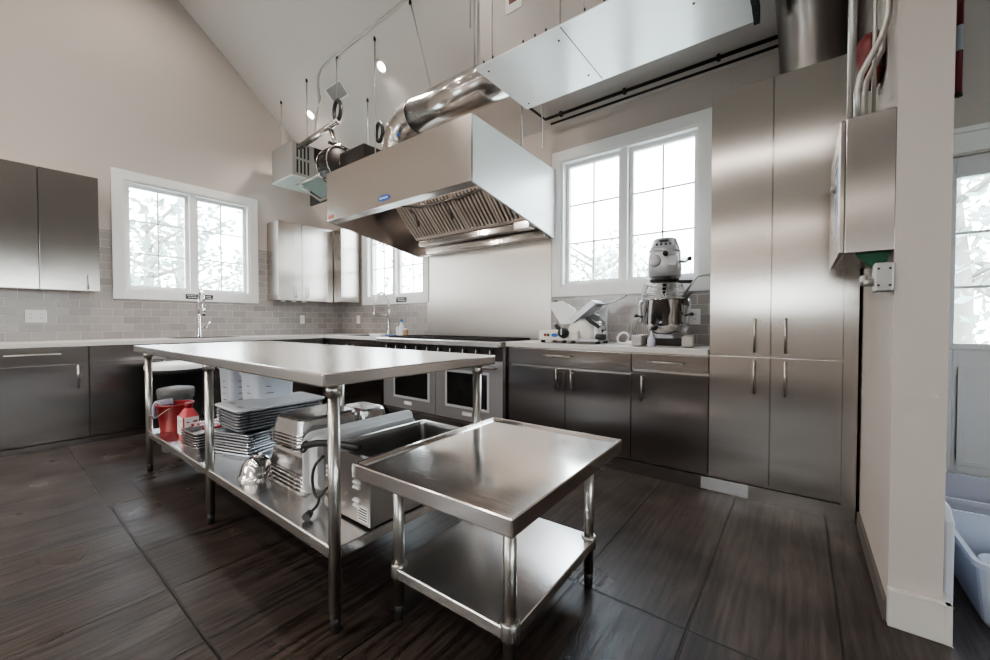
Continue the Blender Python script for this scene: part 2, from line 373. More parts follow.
# ------------------------------------------------------------------ helpers for kitchen units
def handle(parent, p0, p1, off, r=.006, m=satin):
    """bar handle between p0 and p1 standing off by vector off"""
    p0, p1, off = Vector(p0), Vector(p1), Vector(off); d = (p1-p0).normalized()
    b = M(); b.cyl(p0+off-d*.012, p1+off+d*.012, r, n=12)
    for q in (p0+d*.012, p1-d*.012): b.cyl(q, q+off, r*.8, n=10)
    return obj('handle', b, m, parent)
G = .0025
YC = 2.85   # front plane of the cabinets on the back wall
XC = -5.07  # front plane of the cabinets on the left wall
def cabinet_back(label, x0, x1, z0, z1, fronts, toe=0, matl=steel_v, yf=YC, yb=YB, name='base_cabinet', cat='cabinet', group=None):
    """fronts: (kind,x0,x1,z0,z1,handle) with handle ('v',x,za,zb) or ('h',z,xa,xb)"""
    t = thing(name, label, cat, ((x0+x1)/2, (yf+yb)/2, 0 if toe else z0), group=group)
    zb = toe if toe else z0
    obj('carcass', M().box(x0+.001, x1-.001, yf+.021, yb-.01, zb, z1), matl if z0 > 1 else steel_v, t)
    if toe: obj('toe_kick', M().box(x0, x1, yf+.004, yf+.02, 0, toe-.004), matl, t)
    for kind, a, b_, p, q, h in fronts:
        d = obj(kind, M().box(a+G, b_-G, yf, yf+.02, p+G, q-G), matl, t, bevel=.0012, seg=1)
        if h:
            if h[0] == 'v': handle(d, (h[1], yf, h[2]), (h[1], yf, h[3]), (0, -.03, 0))
            else: handle(d, (h[2], yf, h[1]), (h[3], yf, h[1]), (0, -.03, 0))
    return t
def cabinet_left(label, y0, y1, z0, z1, fronts, toe=0, xf=XC, name='base_cabinet', matl=steel_v, cat='cabinet', group=None):
    t = thing(name, label, cat, ((XL+xf)/2, (y0+y1)/2, 0 if toe else z0), group=group)
    zb = toe if toe else z0
    obj('carcass', M().box(XL+.01, xf-.021, y0+.001, y1-.001, zb, z1), matl, t)
    if toe: obj('toe_kick', M().box(xf-.02, xf-.004, y0, y1, 0, toe-.004), matl, t)
    for kind, a, b_, p, q, h in fronts:
        d = obj(kind, M().box(xf-.02, xf, a+G, b_-G, p+G, q-G), matl, t, bevel=.0012, seg=1)
        if h:
            if h[0] == 'v': handle(d, (xf, h[1], h[2]), (xf, h[1], h[3]), (.03, 0, 0))
            else: handle(d, (xf, h[2], h[1]), (xf, h[3], h[1]), (.03, 0, 0))
    return t
# right run of base cabinets
cabinet_back('wide steel base cabinet with one drawer over two doors, under the meat slicer', -2.05, -.958, .1, .873,
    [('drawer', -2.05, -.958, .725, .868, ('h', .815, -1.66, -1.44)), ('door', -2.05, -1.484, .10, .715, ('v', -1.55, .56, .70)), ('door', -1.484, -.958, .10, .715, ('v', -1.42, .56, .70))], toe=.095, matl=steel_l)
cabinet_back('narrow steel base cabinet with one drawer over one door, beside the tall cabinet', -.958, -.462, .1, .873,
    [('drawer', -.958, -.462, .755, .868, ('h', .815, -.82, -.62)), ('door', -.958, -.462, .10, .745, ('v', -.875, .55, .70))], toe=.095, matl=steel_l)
t = cabinet_back('floor to ceiling height steel pantry cabinet with four doors next to the white partition', -.46, .247, 0, 2.525,
    [('door', -.46, -.136, .885, 2.525, ('v', -.215, .92, 1.10)), ('door', -.136, .187, .885, 2.525, ('v', -.065, .92, 1.10)),
     ('door', -.46, -.136, .10, .878, ('v', -.215, .67, .85)), ('door', -.136, .187, .10, .878, ('v', -.065, .67, .85))], toe=.095, name='tall_cabinet')
obj('filler_panel', M().box(.189, .2485, YC+.003, YC+.02, .0, 2.525), steel_v, t)
o = obj('toe_reflection', M().box(-.50, -.24, YC-.0005, YC+.002, .012, .088), toe_refl, t); o['label'] = 'bright strip painted as a reflection on the toe kick'
# left run
fr = [('drawer', -.14, .60, .73, .87, ('h', .815, .13, .42)), ('door', -.14, .60, .06, .72, ('v', .53, .52, .70))]
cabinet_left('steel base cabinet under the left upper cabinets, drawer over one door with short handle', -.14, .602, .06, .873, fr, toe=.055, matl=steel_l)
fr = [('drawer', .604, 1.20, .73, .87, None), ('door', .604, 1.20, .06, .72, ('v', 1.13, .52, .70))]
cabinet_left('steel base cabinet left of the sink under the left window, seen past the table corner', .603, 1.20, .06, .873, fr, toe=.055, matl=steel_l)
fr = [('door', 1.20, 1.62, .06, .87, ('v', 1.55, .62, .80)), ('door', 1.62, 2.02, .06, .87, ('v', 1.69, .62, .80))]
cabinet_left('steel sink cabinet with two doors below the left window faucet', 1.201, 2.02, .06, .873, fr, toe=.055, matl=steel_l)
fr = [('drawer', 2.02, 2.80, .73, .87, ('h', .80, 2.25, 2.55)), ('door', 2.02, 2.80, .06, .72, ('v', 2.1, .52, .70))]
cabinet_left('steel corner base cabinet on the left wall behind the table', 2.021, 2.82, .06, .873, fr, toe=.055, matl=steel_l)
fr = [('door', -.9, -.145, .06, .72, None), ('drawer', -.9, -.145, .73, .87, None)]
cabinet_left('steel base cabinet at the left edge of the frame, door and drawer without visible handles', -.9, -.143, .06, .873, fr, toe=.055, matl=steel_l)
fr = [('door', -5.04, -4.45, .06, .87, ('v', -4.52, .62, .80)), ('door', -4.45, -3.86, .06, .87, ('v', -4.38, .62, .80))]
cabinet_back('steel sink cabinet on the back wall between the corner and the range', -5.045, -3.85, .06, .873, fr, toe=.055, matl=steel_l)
# worktops
def top(label, segs):
    b = M()
    for s in segs: b.box(*s, .876, .914)
    return solo('worktop', b, stone, label, 'countertop', bevel=.003)
top('pale stone worktop running along the left wall and round the corner to the range', [(XL+.008, XC+.02, -.9, YB-.008), (XC+.02, -3.85, YC-.02, YB-.008)])
top('pale stone worktop carrying the slicer and mixer right of the range', [(-2.07, -.463, YC-.02, YB-.008)])
# upper cabinets
t = cabinet_left('steel upper cabinet at the left edge of the frame, its door without handle', -.22, .337, 1.385, 2.47, [('door', -.22, .337, 1.385, 2.47, None)], xf=-5.36, name='wall_cabinet')
t = cabinet_left('steel upper cabinet directly left of the left window, small handle at its lower corner', .339, .725, 1.385, 2.47, [('door', .339, .725, 1.385, 2.47, ('v', .64, 1.41, 1.52))], xf=-5.36, name='wall_cabinet')
t = cabinet_left('two door steel upper cabinet in the far corner on the left wall', 2.375, 3.14, 1.375, 2.41, [('door', 2.375, 2.685, 1.375, 2.41, ('v', 2.60, 1.42, 1.56)), ('door', 2.685, 3.0, 1.375, 2.41, ('v', 2.76, 1.42, 1.56))], xf=-5.36, name='wall_cabinet', cat='cabinet')
obj('filler_panel', M().box(-5.38, -5.36, 3.0, 3.138, 1.375, 2.41), steel_v, t)
t = cabinet_back('single door steel upper cabinet in the far corner next to the sink window', -5.355, -5.15, 1.375, 2.41, [('door', -5.345, -5.15, 1.375, 2.41, None)], yf=3.14, name='wall_cabinet')
# under-cabinet puck lights
for i, y in enumerate((2.5, 2.64, 2.78)):
    solo('puck_light', M().lathe([(.028, 0), (.03, -.004), (.026, -.012), (0.001, -.012)], (-5.5, y, 1.3748), n=16, cap0=True), mat('puck_lens', (.8,.8,.8), .4) if i == 0 else bpy.data.materials['puck_lens'],
         'small round light on the underside of the corner upper cabinet', 'light', 'puck lights under the corner cabinet')

# ------------------------------------------------------------------ outlets and window signs
def outlet(label, axis, u0, u1, z0, z1, gang=1):
    n = 'light_switch' if gang == 0 else 'power_outlet'
    if axis == 'x': loc = (XL+.008, (u0+u1)/2, (z0+z1)/2)
    else: loc = ((u0+u1)/2, YB-.008, (z0+z1)/2)
    t = thing(n, label, 'outlet', loc)
    def B(a0, a1, p0, p1, d0, d1):
        return M().box(XL+.008+d0, XL+.008+d1, a0, a1, p0, p1) if axis == 'x' else M().box(a0, a1, YB-.008-d1, YB-.008-d0, p0, p1)
    obj('cover_plate', B(u0, u1, z0, z1, 0, .006), whitelab, t, bevel=.0015)
    k = max(1, gang); w = (u1-u0)/k
    for i in range(k):
        c0 = u0+w*(i+.5)
        ins = obj('socket', B(c0-.017, c0+.017, (z0+z1)/2-.034, (z0+z1)/2+.034, .006, .008), white_p, t)
        s = M()
        for dz in (-.018, .018):
            for du in (-.006, .006): s.sub(B(c0+du-.0015, c0+du+.0015, (z0+z1)/2+dz-.005, (z0+z1)/2+dz+.005, .008, .0085))
        obj('slots', s, ink, ins)
outlet('double gang white outlet on the tiles under the left upper cabinets', 'x', .265, .40, 1.085, 1.205, 2)
outlet('white outlet on the left wall tiles under the corner upper cabinet', 'x', 2.81, 2.875, 1.065, 1.185)
outlet('white outlet on the back wall tiles beside the sink window', 'y', -5.27, -5.19, 1.065, 1.185)
outlet('white outlet on the tiles behind the stand mixer', 'y', -.70, -.62, 1.07, 1.195)
def sign(axis, u0, u1, z0, z1, label):
    n = 'sign'
    def B(a0, a1, p0, p1, d0, d1):
        return M().box(XL+.023+d0, XL+.023+d1, a0, a1, p0, p1) if axis == 'x' else M().box(a0, a1, YB-.023-d1, YB-.023-d0, p0, p1)
    t = thing('window_sign', label, 'sign', (XL+.023, u0, z0) if axis == 'x' else (u0, YB-.023, z0))
    obj('plate', B(u0, u1, z0, z1, 0, .003), black, t)
    b = M(); h = z1-z0
    for r, (a, c0) in enumerate(((.12, .8), (.2, .9))):
        u = u0+(u1-u0)*a
        while u < u0+(u1-u0)*c0:
            w = random.uniform(.008, .02); b.sub(B(u, min(u+w, u0+(u1-u0)*c0), z0+h*(.6-.35*r), z0+h*(.75-.35*r), .003, .0035)); u += w+.006
    obj('lettering', b, whitelab, t)
sign('x', 1.475, 1.60, 1.36, 1.415, 'small black sign left of the faucet on the left window casing')
sign('x', 1.66, 1.745, 1.36, 1.415, 'small black sign right of the faucet on the left window casing')
sign('y', -4.33, -4.12, 1.355, 1.42, 'small black sign on the casing of the back wall sink window')

# ------------------------------------------------------------------ faucets
def arc(c, r, a0, a1, n, ax):
    """arc in the plane spanned by ax (a horizontal unit vector) and z"""
    return [(c[0]+ax[0]*r*math.cos(a), c[1]+ax[1]*r*math.cos(a), c[2]+r*math.sin(a)) for a in [a0+(a1-a0)*i/n for i in range(n+1)]]
t = thing('pull_down_faucet', 'chrome pull down faucet with side lever under the left window', 'faucet', (-5.52, 1.56, .914))
obj('body', M().lathe([(.03,0),(.03,.01),(.02,.02),(.018,.24),(.014,.26)], (-5.52,1.56,.914), 20, cap0=True, cap1=True), chrome, t)
obj('spout', M().tube([(-5.52,1.56,1.17),(-5.52,1.56,1.33)]+arc((-5.44,1.56,1.36),.08,PI,.1,12,(1,0))+[(-5.36,1.56,1.28)], .012), chrome, t)
obj('spray_head', M().tube([(-5.36,1.56,1.29),(-5.36,1.56,1.16)], [.014,.02]), chrome, t)
obj('lever', M().tube([(-5.52,1.57,1.02),(-5.52,1.64,1.03),(-5.50,1.66,1.10)], .008), chrome, t)
t = thing('pre_rinse_faucet', 'chrome high arc spring faucet at the sink beside the range', 'faucet', (-4.38, 3.36, .914))
fx, fy = -4.38, 3.36; ax = (-1, 0)
obj('body', M().lathe([(.03,0),(.03,.012),(.021,.03),(.02,.10),(.016,.12),(.016,.34)], (fx,fy,.914), 20, cap0=True, cap1=True), chrome, t)
pts = [(fx,fy,1.2),(fx,fy,1.32)]+arc((fx-.16,fy,1.33),.16,0,PI,20,(1,0))+[(fx-.32,fy,1.24)]
obj('spring_hose', M().tube(pts, .007), chrome, t)
sp = M(); n = 220; q = [Vector(p) for p in pts]; L = [0]
for i in range(len(q)-1): L.append(L[-1]+(q[i+1]-q[i]).length)
def along(s):
    for i in range(len(q)-1):
        if s <= L[i+1]: return q[i]+(q[i+1]-q[i])*((s-L[i])/(L[i+1]-L[i])), (q[i+1]-q[i]).normalized()
    return q[-1], (q[-1]-q[-2]).normalized()
cp = []
for i in range(n*3):
    s_ = L[-1]*i/(n*3-1); p, tt = along(s_); e1 = Vector((0,1,0)); e2 = tt.cross(e1); a = 2*PI*i/9
    cp.append(p+(e1*math.cos(a)+e2*math.sin(a))*.012)
obj('spring', M().tube(cp, .0022, n=5), chrome, t)
obj('spray_head', M().tube([(fx-.32,fy,1.27),(fx-.32,fy,1.20),(fx-.32,fy,1.17)], [.014,.016,.024]), chrome, t)
obj('support_arm', M().tube([(fx,fy,1.19),(fx-.30,fy,1.19)], .006), chrome, t)
obj('lever', M().tube([(fx,fy-.01,.99),(fx+.04,fy-.07,1.02)], .007), chrome, t)
for lab, c0 in (('square steel sink basin rim set in the worktop under the left window', (-5.36, 1.56)), ('square steel sink basin rim set in the worktop beside the range', (-4.42, 3.12))):
    b = M(); w, l = (.40, .62) if c0[0] < -5 else (.62, .38)
    b.loops([rrect(w,l,.03,.916,c0), rrect(w-.03,l-.03,.03,.9165,c0), rrect(w-.05,l-.05,.03,.9152,c0)], cap1=True)
    solo('sink', b, iron, lab, 'sink')

# things beside the sink
t = thing('dish_soap_bottle', 'clear dish soap bottle with blue cap beside the sink faucet', 'bottle', (-4.02, 3.28, .914))
obj('bottle_body', M().lathe([(.03,0),(.034,.01),(.034,.10),(.026,.14),(.013,.16),(.013,.175)], (-4.02,3.28,.914), 20, cap0=True, cap1=True), frost, t)
obj('cap', M().lathe([(.014,.175),(.014,.20),(.006,.21)], (-4.02,3.28,.914), 16, cap0=True, cap1=True), blue_m, t)
t = thing('soap_dispenser', 'slim white soap dispenser bottle with pump between tray and clear bottle', 'bottle', (-4.12, 3.30, .914))
obj('bottle_body', M().lathe([(.022,0),(.024,.01),(.022,.10),(.01,.12)], (-4.12,3.30,.914), 18, cap0=True, cap1=True), white_p, t)
obj('pump', M().tube([(-4.12,3.30,1.03),(-4.12,3.30,1.07),(-4.12,3.27,1.07)], .004), white_p, t)
brown = mat('brown_jar', (.35,.24,.15), .4)
t = thing('jar', 'small tan jar on the worktop by the range edge', 'jar', (-3.93, 3.27, .914))
obj('jar_body', M().lathe([(.032,0),(.036,.01),(.036,.07),(.030,.08)], (-3.93,3.27,.914), 20, cap0=True, cap1=True), brown, t)
obj('lid', M().lathe([(.032,.08),(.032,.095),(.001,.096)], (-3.93,3.27,.914), 20), whitelab, t)
solo('tray', M().loops([rrect(.22,.12,.02,.915,(-4.10,3.0)), rrect(.25,.15,.025,.945,(-4.10,3.0)), rrect(.24,.14,.025,.943,(-4.10,3.0)), rrect(.21,.11,.02,.92,(-4.10,3.0))], True, True), white_p, 'low white tray on the worktop edge below the sink faucet', 'tray')
solo('dish_cloth', M().loops([rrect(.15,.10,.02,.915,(-3.93,3.05)), rrect(.14,.09,.03,.935,(-3.93,3.05)), rrect(.08,.05,.02,.938,(-3.93,3.05))], True, True), mat('blue_cloth', (.10,.16,.30), .9), 'folded dark blue cloth on the worktop beside the range', 'cloth')

# ------------------------------------------------------------------ range
RX0, RX1 = -3.81, -2.085
oven_m = mat('oven_steel', (.42,.40,.40), .4, .7)
t = thing('range_cooker', 'wide double oven steel range under the hood with black cooking top', 'range', ((RX0+RX1)/2, 3.15, 0))
obj('body', M().box(RX0, RX1, YC+.012, YB-.02, .10, .86), steel_v, t)
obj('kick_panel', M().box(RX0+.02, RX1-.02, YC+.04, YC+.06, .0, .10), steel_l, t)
obj('cooktop', M().box(RX0+.02, RX1-.02, YC-.02, YB-.03, .86, .912), black, t, bevel=.004)
obj('front_rail', M().box(RX0-.005, RX1+.005, YC-.10, YC-.02, .862, .914), steel_t, t, bevel=.006)
obj('control_panel', M().box(RX0, RX1, YC-.02, YC+.012, .74, .872), iron, t, bevel=.003)
for i in range(10):
    x = RX0+.12+i*(RX1-RX0-.24)/9
    k = obj('knob', M().lathe([(.026,0),(.026,-.012),(.02,-.034),(.001,-.036)], (x, YC-.02, .815), 20, 'y'), iron, t)
    obj('pointer', M().box(x-.003, x+.003, YC-.059, YC-.0555, .80, .835), whitelab, k)
for i in range(6):
    x0 = RX0+.05+i*(RX1-RX0-.1)/6; w = (RX1-RX0-.1)/6
    b = M()
    for k in range(4): b.box(x0+.02+k*(w-.05)/3, x0+.032+k*(w-.05)/3, YC+.03, YB-.10, .914, .932)
    b.box(x0+.01, x0+w-.01, YC+.03, YC+.045, .913, .931); b.box(x0+.01, x0+w-.01, YB-.12, YB-.105, .913, .931); b.box(x0+.01, x0+w-.01, 3.13, 3.145, .913, .931)
    obj('grate', b, iron, t)
for x0, x1, wx0, wx1 in ((-3.80, -2.955, -3.59, -3.06), (-2.945, -2.095, -2.78, -2.27)):
    d = obj('oven_door', M().box(x0, x1, YC-.012, YC+.012, .14, .725), oven_m, t, bevel=.003)
    b = M()
    for a in ((wx0-.025, wx1+.025, .60, .625), (wx0-.025, wx1+.025, .255, .28), (wx0-.025, wx0, .28, .60), (wx1, wx1+.025, .28, .60)): b.box(a[0], a[1], YC-.018, YC-.012, a[2], a[3])
    obj('window_frame', b, mat('oven_trim', (.75,.75,.76), .35, .5), d)
    obj('oven_window', M().box(wx0, wx1, YC-.0165, YC-.011, .28, .60), glassdark, d)
    handle(d, (x0+.06, YC-.012, .675), (x1-.06, YC-.012, .675), (0, -.06, 0), .013, satin)
    obj('badge', M().box((x0+x1)/2-.06, (x0+x1)/2+.06, YC-.0135, YC-.0115, .19, .225), whitelab, d)
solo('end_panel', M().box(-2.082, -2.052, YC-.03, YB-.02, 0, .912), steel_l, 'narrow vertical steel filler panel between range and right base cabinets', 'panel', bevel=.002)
# steel backsplash behind the range
solo('steel_backsplash', M().box(-3.735, -1.955, YB-.013, YB-.002, .93, 2.45), steel_mat('backsplash_steel', (.47,.43,.40), .36, waves=.004, amt=0), 'tall plain steel backsplash sheet behind the range below the hood', 'panel')

# ------------------------------------------------------------------ hood
HX0, HX1, HY0, HY1 = -3.87, -1.91, 2.2, 3.45
ZT = 2.61; ZF = 2.12; ZK = 1.905
t = thing('range_hood', 'large steel canopy exhaust hood hanging over the range', 'range hood', ((HX0+HX1)/2, 2.8, ZK))
e = .02
obj('front_panel', M().box(HX0, HX1, HY0, HY0+e, ZF, ZT), steel_h, t, bevel=.002)
def side(x0, x1): return M().prism([(HY0+e, ZF), (HY1, ZK), (HY1, ZT-.04), (HY0+e, ZT)], 'x', x0, x1)
obj('side_panel', side(HX0, HX0+e), steel_h, t)
obj('side_panel', side(HX1-e, HX1), mat('hood_end_lit_steel', (.82,.83,.83), .35, .15, waves=.004), t)  # right end coloured near white to look lit, unlike the left panel
obj('top_panel', M().hexa([(HX0+e,HY0+e,ZT-.025),(HX1-e,HY0+e,ZT-.025),(HX1-e,HY1,ZT-.065),(HX0+e,HY1,ZT-.065)], [(HX0+e,HY0+e,ZT-.005),(HX1-e,HY0+e,ZT-.005),(HX1-e,HY1,ZT-.045),(HX0+e,HY1,ZT-.045)]), steel_h, t)
obj('back_panel', M().box(HX0+e, HX1-e, HY1-.03, HY1, ZK+.0, ZT-.066), steel_h, t)
b = M(); b.hexa([(HX0+e,HY0+e,ZF),(HX1-e,HY0+e,ZF),(HX1-e,HY0+.10,ZF-.005),(HX0+e,HY0+.10,ZF-.005)], [(HX0+e,HY0+e,ZF+.012),(HX1-e,HY0+e,ZF+.012),(HX1-e,HY0+.10,ZF+.012),(HX0+e,HY0+.10,ZF+.012)])
b.hexa([(HX0+e,HY0+.09,ZF+.005),(HX1-e,HY0+.09,ZF+.005),(HX1-e,HY0+.10,ZF+.005),(HX0+e,HY0+.10,ZF+.005)], [(HX0+e,HY0+.09,ZF+.06),(HX1-e,HY0+.09,ZF+.06),(HX1-e,HY0+.10,ZF+.06),(HX0+e,HY0+.10,ZF+.06)])
obj('front_lip', b, steel_t, t)
# inner slope from the lip up to the filters, and the left inner end
obj('inner_baffle', M().hexa([(HX0+e,HY0+.11,ZF+.06),(HX1-e,HY0+.11,ZF+.06),(HX1-e,2.86,2.47),(HX0+e,2.86,2.47)], [(HX0+e,HY0+.11,ZF+.07),(HX1-e,HY0+.11,ZF+.07),(HX1-e,2.86,2.48),(HX0+e,2.86,2.48)]), steel_h, t)
for x in (-3.2, -2.3):
    hl = obj('hood_lamp', M().lathe([(.035,0),(.05,-.03),(.045,-.06),(.02,-.08),(.001,-.082)], (x, 2.42, 2.33), 20, cap0=True), lamp_m, t)
    ld = bpy.data.lights.new('hood_bulb', 'POINT'); ld.energy = 7; ld.color = (1,.9,.8); ld.shadow_soft_size = .02
    lo = bpy.data.objects.new('hood_bulb', ld); COL.objects.link(lo); lo.location = (x, 2.46, 2.22)
# filters: slanted row of baffle filters
fd = mat('filter_steel', (.66,.58,.53), .35, .8)
P0, P1 = Vector((0, 2.88, 2.40)), Vector((0, 3.20, 2.07)); sd = (P1-P0); nn = Vector((0, sd.z, -sd.y)).normalized()
fx0, fx1, nf = -3.62, -1.95, 4; fw = (fx1-fx0)/nf
for k in range(nf):
    a = fx0+k*fw+.004; c_ = a+fw-.008
    def slab(b, xa, xb, s0, s1, d0, d1):
        q = [P0+sd*s0+nn*d0, P0+sd*s1+nn*d0, P0+sd*s1+nn*d1, P0+sd*s0+nn*d1]
        b.add([(xa,p.y,p.z) for p in q]+[(xb,p.y,p.z) for p in q], [(0,1,2,3),(7,6,5,4),(0,4,5,1),(1,5,6,2),(2,6,7,3),(3,7,4,0)])
    b = M(); slab(b, a, c_, 0, .06, -.01, .03); slab(b, a, c_, .94, 1, -.01, .03); slab(b, a, a+.025, .06, .94, -.01, .03); slab(b, c_-.025, c_, .06, .94, -.01, .03)
    fo = obj('baffle_filter', b, fd, t)
    b = M()
    for i in range(7):
        xx = a+.035+i*(c_-a-.07)/7; slab(b, xx, xx+.026, .06, .94, .006, .02)
    obj('baffle_slats', b, fd, fo)
    b = M(); slab(b, a, c_, .0, 1, -.016, -.012); obj('filter_back', b, dark, fo)
    pm = P0+sd*.45+nn*.02; xm = (a+c_)/2
    obj('filter_handle', M().tube([(xm-.03,pm.y,pm.z),(xm-.03,pm.y-.02,pm.z-.03),(xm+.03,pm.y-.02,pm.z-.03),(xm+.03,pm.y,pm.z)], .004), satin, fo)
obj('grease_trough', M().box(-3.60, -1.99, 3.20, 3.30, 1.985, 2.055), steel_h, t, bevel=.004)
obj('rear_ledge', M().box(-3.60, -1.95, 3.32, 3.415, 1.905, 1.975), steel_h, t, bevel=.004)
obj('grease_cup', M().box(-2.16, -1.99, 3.10, 3.20, 1.96, 2.03), steel_t, t, bevel=.004)
b = M(); b.tube([(-3.55,2.75,2.36),(-3.2,2.86,2.30),(-2.6,2.86,2.30),(-2.0,2.8,2.33)], .012)
for x in (-3.35, -2.85, -2.15): b.tube([(x,2.85,2.30),(x+.03,2.90,2.25),(x+.04,2.93,2.17)], .010); b.cyl((x+.04,2.93,2.18),(x+.045,2.94,2.13), .016)
obj('suppression_pipe', b, iron, t)
def ellip(cx, cz_, rx, rz, y0, y1, n=28): return M().prism([(cx+rx*math.cos(2*PI*i/n), cz_+rz*math.sin(2*PI*i/n)) for i in range(n)], 'y', y0, y1)
lb = obj('maker_badge', ellip(-2.925, 2.185, .085, .026, HY0-.004, HY0), blue_m, t)
b = M(); x = -2.985
for w in (.014, .018, .012, .016, .016, .014): b.box(x, x+w, HY0-.005, HY0-.004, 2.178, 2.192); x += w+.005
obj('badge_lettering', b, whitelab, lb)
obj('warning_label', M().box(-3.84, -3.74, HY0-.003, HY0, 2.135, 2.175), mat('orange_label', (.40,.14,.07), .5), t)
# filter housing behind the top edge
solo('fan_housing', M().box(-3.868, -3.44, 2.35, 2.85, 2.606, 2.86), iron, 'dark rectangular housing on top of the hood at its left end', 'housing', bevel=.004)
# ------------------------------------------------------------------ round exhaust duct
t = thing('round_duct', 'shiny round metal duct elbowing from hood top into the plenum box', 'duct', (-3.27, 2.62, 2.58))
dc = [(-3.27, 2.62, 2.575), (-3.27, 2.62, 2.78)]
obj('riser', M().tube(dc, .157, 28), steel_g, t)
pts = []
for i in range(5):
    a = PI - PI/2*i/4; pts.append((-3.27+.30+.30*math.cos(a), 2.62, 2.78+.30*math.sin(a)))
eb = M(); n = 28
rings = []
for i, p in enumerate(pts):
    a = PI - PI/2*i/4; u = Vector((math.cos(a), 0, math.sin(a)))
    rings.append([tuple(Vector(p)+(u*math.cos(2*PI*j/n)+Vector((0,1,0))*math.sin(2*PI*j/n))*.158) for j in range(n)])
for i in range(4): eb.loops([rings[i], rings[i+1]], smooth=False)
for f_ in range(len(eb.sm)): eb.sm[f_] = True
obj('elbow', eb, steel_g, t)
b = M()
for i, p in enumerate(pts):
    a = PI - PI/2*i/4; u = Vector((math.cos(a), 0, math.sin(a)))
    b.tube([Vector(p)+(u*math.cos(2*PI*j/32)+Vector((0,1,0))*math.sin(2*PI*j/32))*.160 for j in range(32)], .005, 6, closed=True)
obj('joint_rings', b, chrome, t)
obj('horizontal_run', M().tube([(-2.97,2.62,3.08),(-1.84,2.62,3.08)], .157, 32), steel_g, t)
obj('elbow_label', M().box(-3.06,-3.02,2.452,2.457,2.85,2.88), blue_m, t)
# ------------------------------------------------------------------ plenum box overhead
t = thing('duct_plenum', 'long rectangular sheet metal plenum overhead with underside coloured as if brightly lit', 'duct', (-1.2, 2.53, 2.9))
PX0, PX1, PY0, PY1, PZ0, PZ1 = -1.855, -.225, 2.2, 2.86, 2.9, 3.46
plm = mat('plenum_side', (.36,.345,.33), .42, .4, var=.05, bscale=(3,3,3), waves=.004)
obj('casing', M().box(PX0, PX1, PY0, PY1, PZ0+.003, PZ1), plm, t)
obj('bottom_pan', M().box(PX0-.01, PX1+.0, PY0-.012, PY1+.012, PZ0-.003, PZ0+.003), mat('plenum_bottom_lit', (.92,.92,.92), .25, .15, var=.05, bscale=(3,3,3), waves=.006), t)  # near-white colour imitates strong window light on the pan
b = M()
for x in (-1.72, -1.19, -1.035, -.6): b.box(x, x+.006, PY0-.004, PY0, PZ0, PZ1)
obj('seams', b, steel_g, t)
b = M()
for x in (-1.78, -1.70, -1.45, -1.36, -1.28, -1.02, -.9, -.75, -.55): b.cyl((x, PY0-.012, PZ0+.006), (x, PY0-.012, PZ0+.02), .006, n=8)
for x, y in ((-1.80, 2.27), (-1.80, 2.8), (-1.25, 2.3), (-1.25,2.75), (-.5, 2.5)): b.cyl((x, y, PZ0-.008), (x, y, PZ0-.003), .007, n=8)
obj('screws', b, iron, t)
sl = obj('sticker', M().box(-1.60, -1.47, PY0-.003, PY0, 3.155, 3.28), whitelab, t)
obj('sticker_mark', M().box(-1.57, -1.51, PY0-.004, PY0-.003, 3.21, 3.25), red_d, sl)
b = M(); b.box(-1.19, -1.184, PY0, PY1, PZ0-.004, PZ0-.003); obj('bottom_seam', b, iron, t)
# torn dark insulation edge at the far end
b = M(); pr = [(2.2,2.885)]
yy = 2.2
while yy < 2.86: pr.append((yy, 2.885-random.uniform(0,.03))); yy += .05
pr += [(2.86,2.885),(2.86,2.96),(2.2,2.96)]
b.prism(pr, 'x', -.24, -.21); obj('torn_insulation', b, dark, t)
solo('threaded_rod_pair', M().cyl((-1.86,2.18,2.9),(-1.86,2.18,cz(2.18)), .006).cyl((-1.90,2.18,3.2),(-1.90,2.18,cz(2.18)), .006), conduit, 'pair of thin rods hanging beside the left end of the plenum', 'rod')
# right round ducts over the tall cabinet
b = M(); b.tube([(.04,3.10,2.515),(.04,3.10,2.62),(.03,3.04,2.85),(.01,2.93,3.1),(-.02,2.84,3.3)], .16, 28)
t = solo('flue_duct', b, mat('flue_steel', (.27,.25,.24), .3, 1, waves=.01, wscale=4), 'dark round flue duct rising from the top of the tall cabinet', 'duct')
solo('flue_duct', M().tube([(.215,3.34,2.52),(.215,3.34,2.9),(.205,3.30,3.1)], .045, 24), bpy.data.materials['flue_steel'], 'slimmer round flue duct behind the wide one, next to the partition', 'duct')
solo('wall_bracket', M().box(-.12,-.10,3.40,3.46,2.45,2.78).box(-.16,-.15,3.40,3.46,2.45,2.78).box(-.16,-.10,3.455,3.462,2.45,2.80), satin, 'small upright metal bracket on the wall above the tall cabinet', 'bracket')
# pipes along the top of the back wall
def pipe(label, pts, r, m=iron, name='pipe', cat='pipe', clips=()):
    t = thing(name, label, cat, pts[0]); obj('run', M().tube(pts, r), m, t)
    for c0 in clips: obj('clip', M().cyl((c0[0]-.01,c0[1],c0[2]),(c0[0]+.01,c0[1],c0[2]), r*1.9, n=14), m, t)
    return t
pipe('upper dark sprinkler pipe running along the top of the back wall', [(-1.97,2.93,3.03),(-1.97,3.36,3.04),(-.10,3.36,3.04)], .014, iron, clips=[(x,3.36,3.04) for x in (-1.8,-1.2,-.5)])
pipe('lower thin pipe along the top of the back wall, under the dark sprinkler pipe', [(-1.93,3.40,3.0),(-.09,3.40,3.0)], .010, iron)
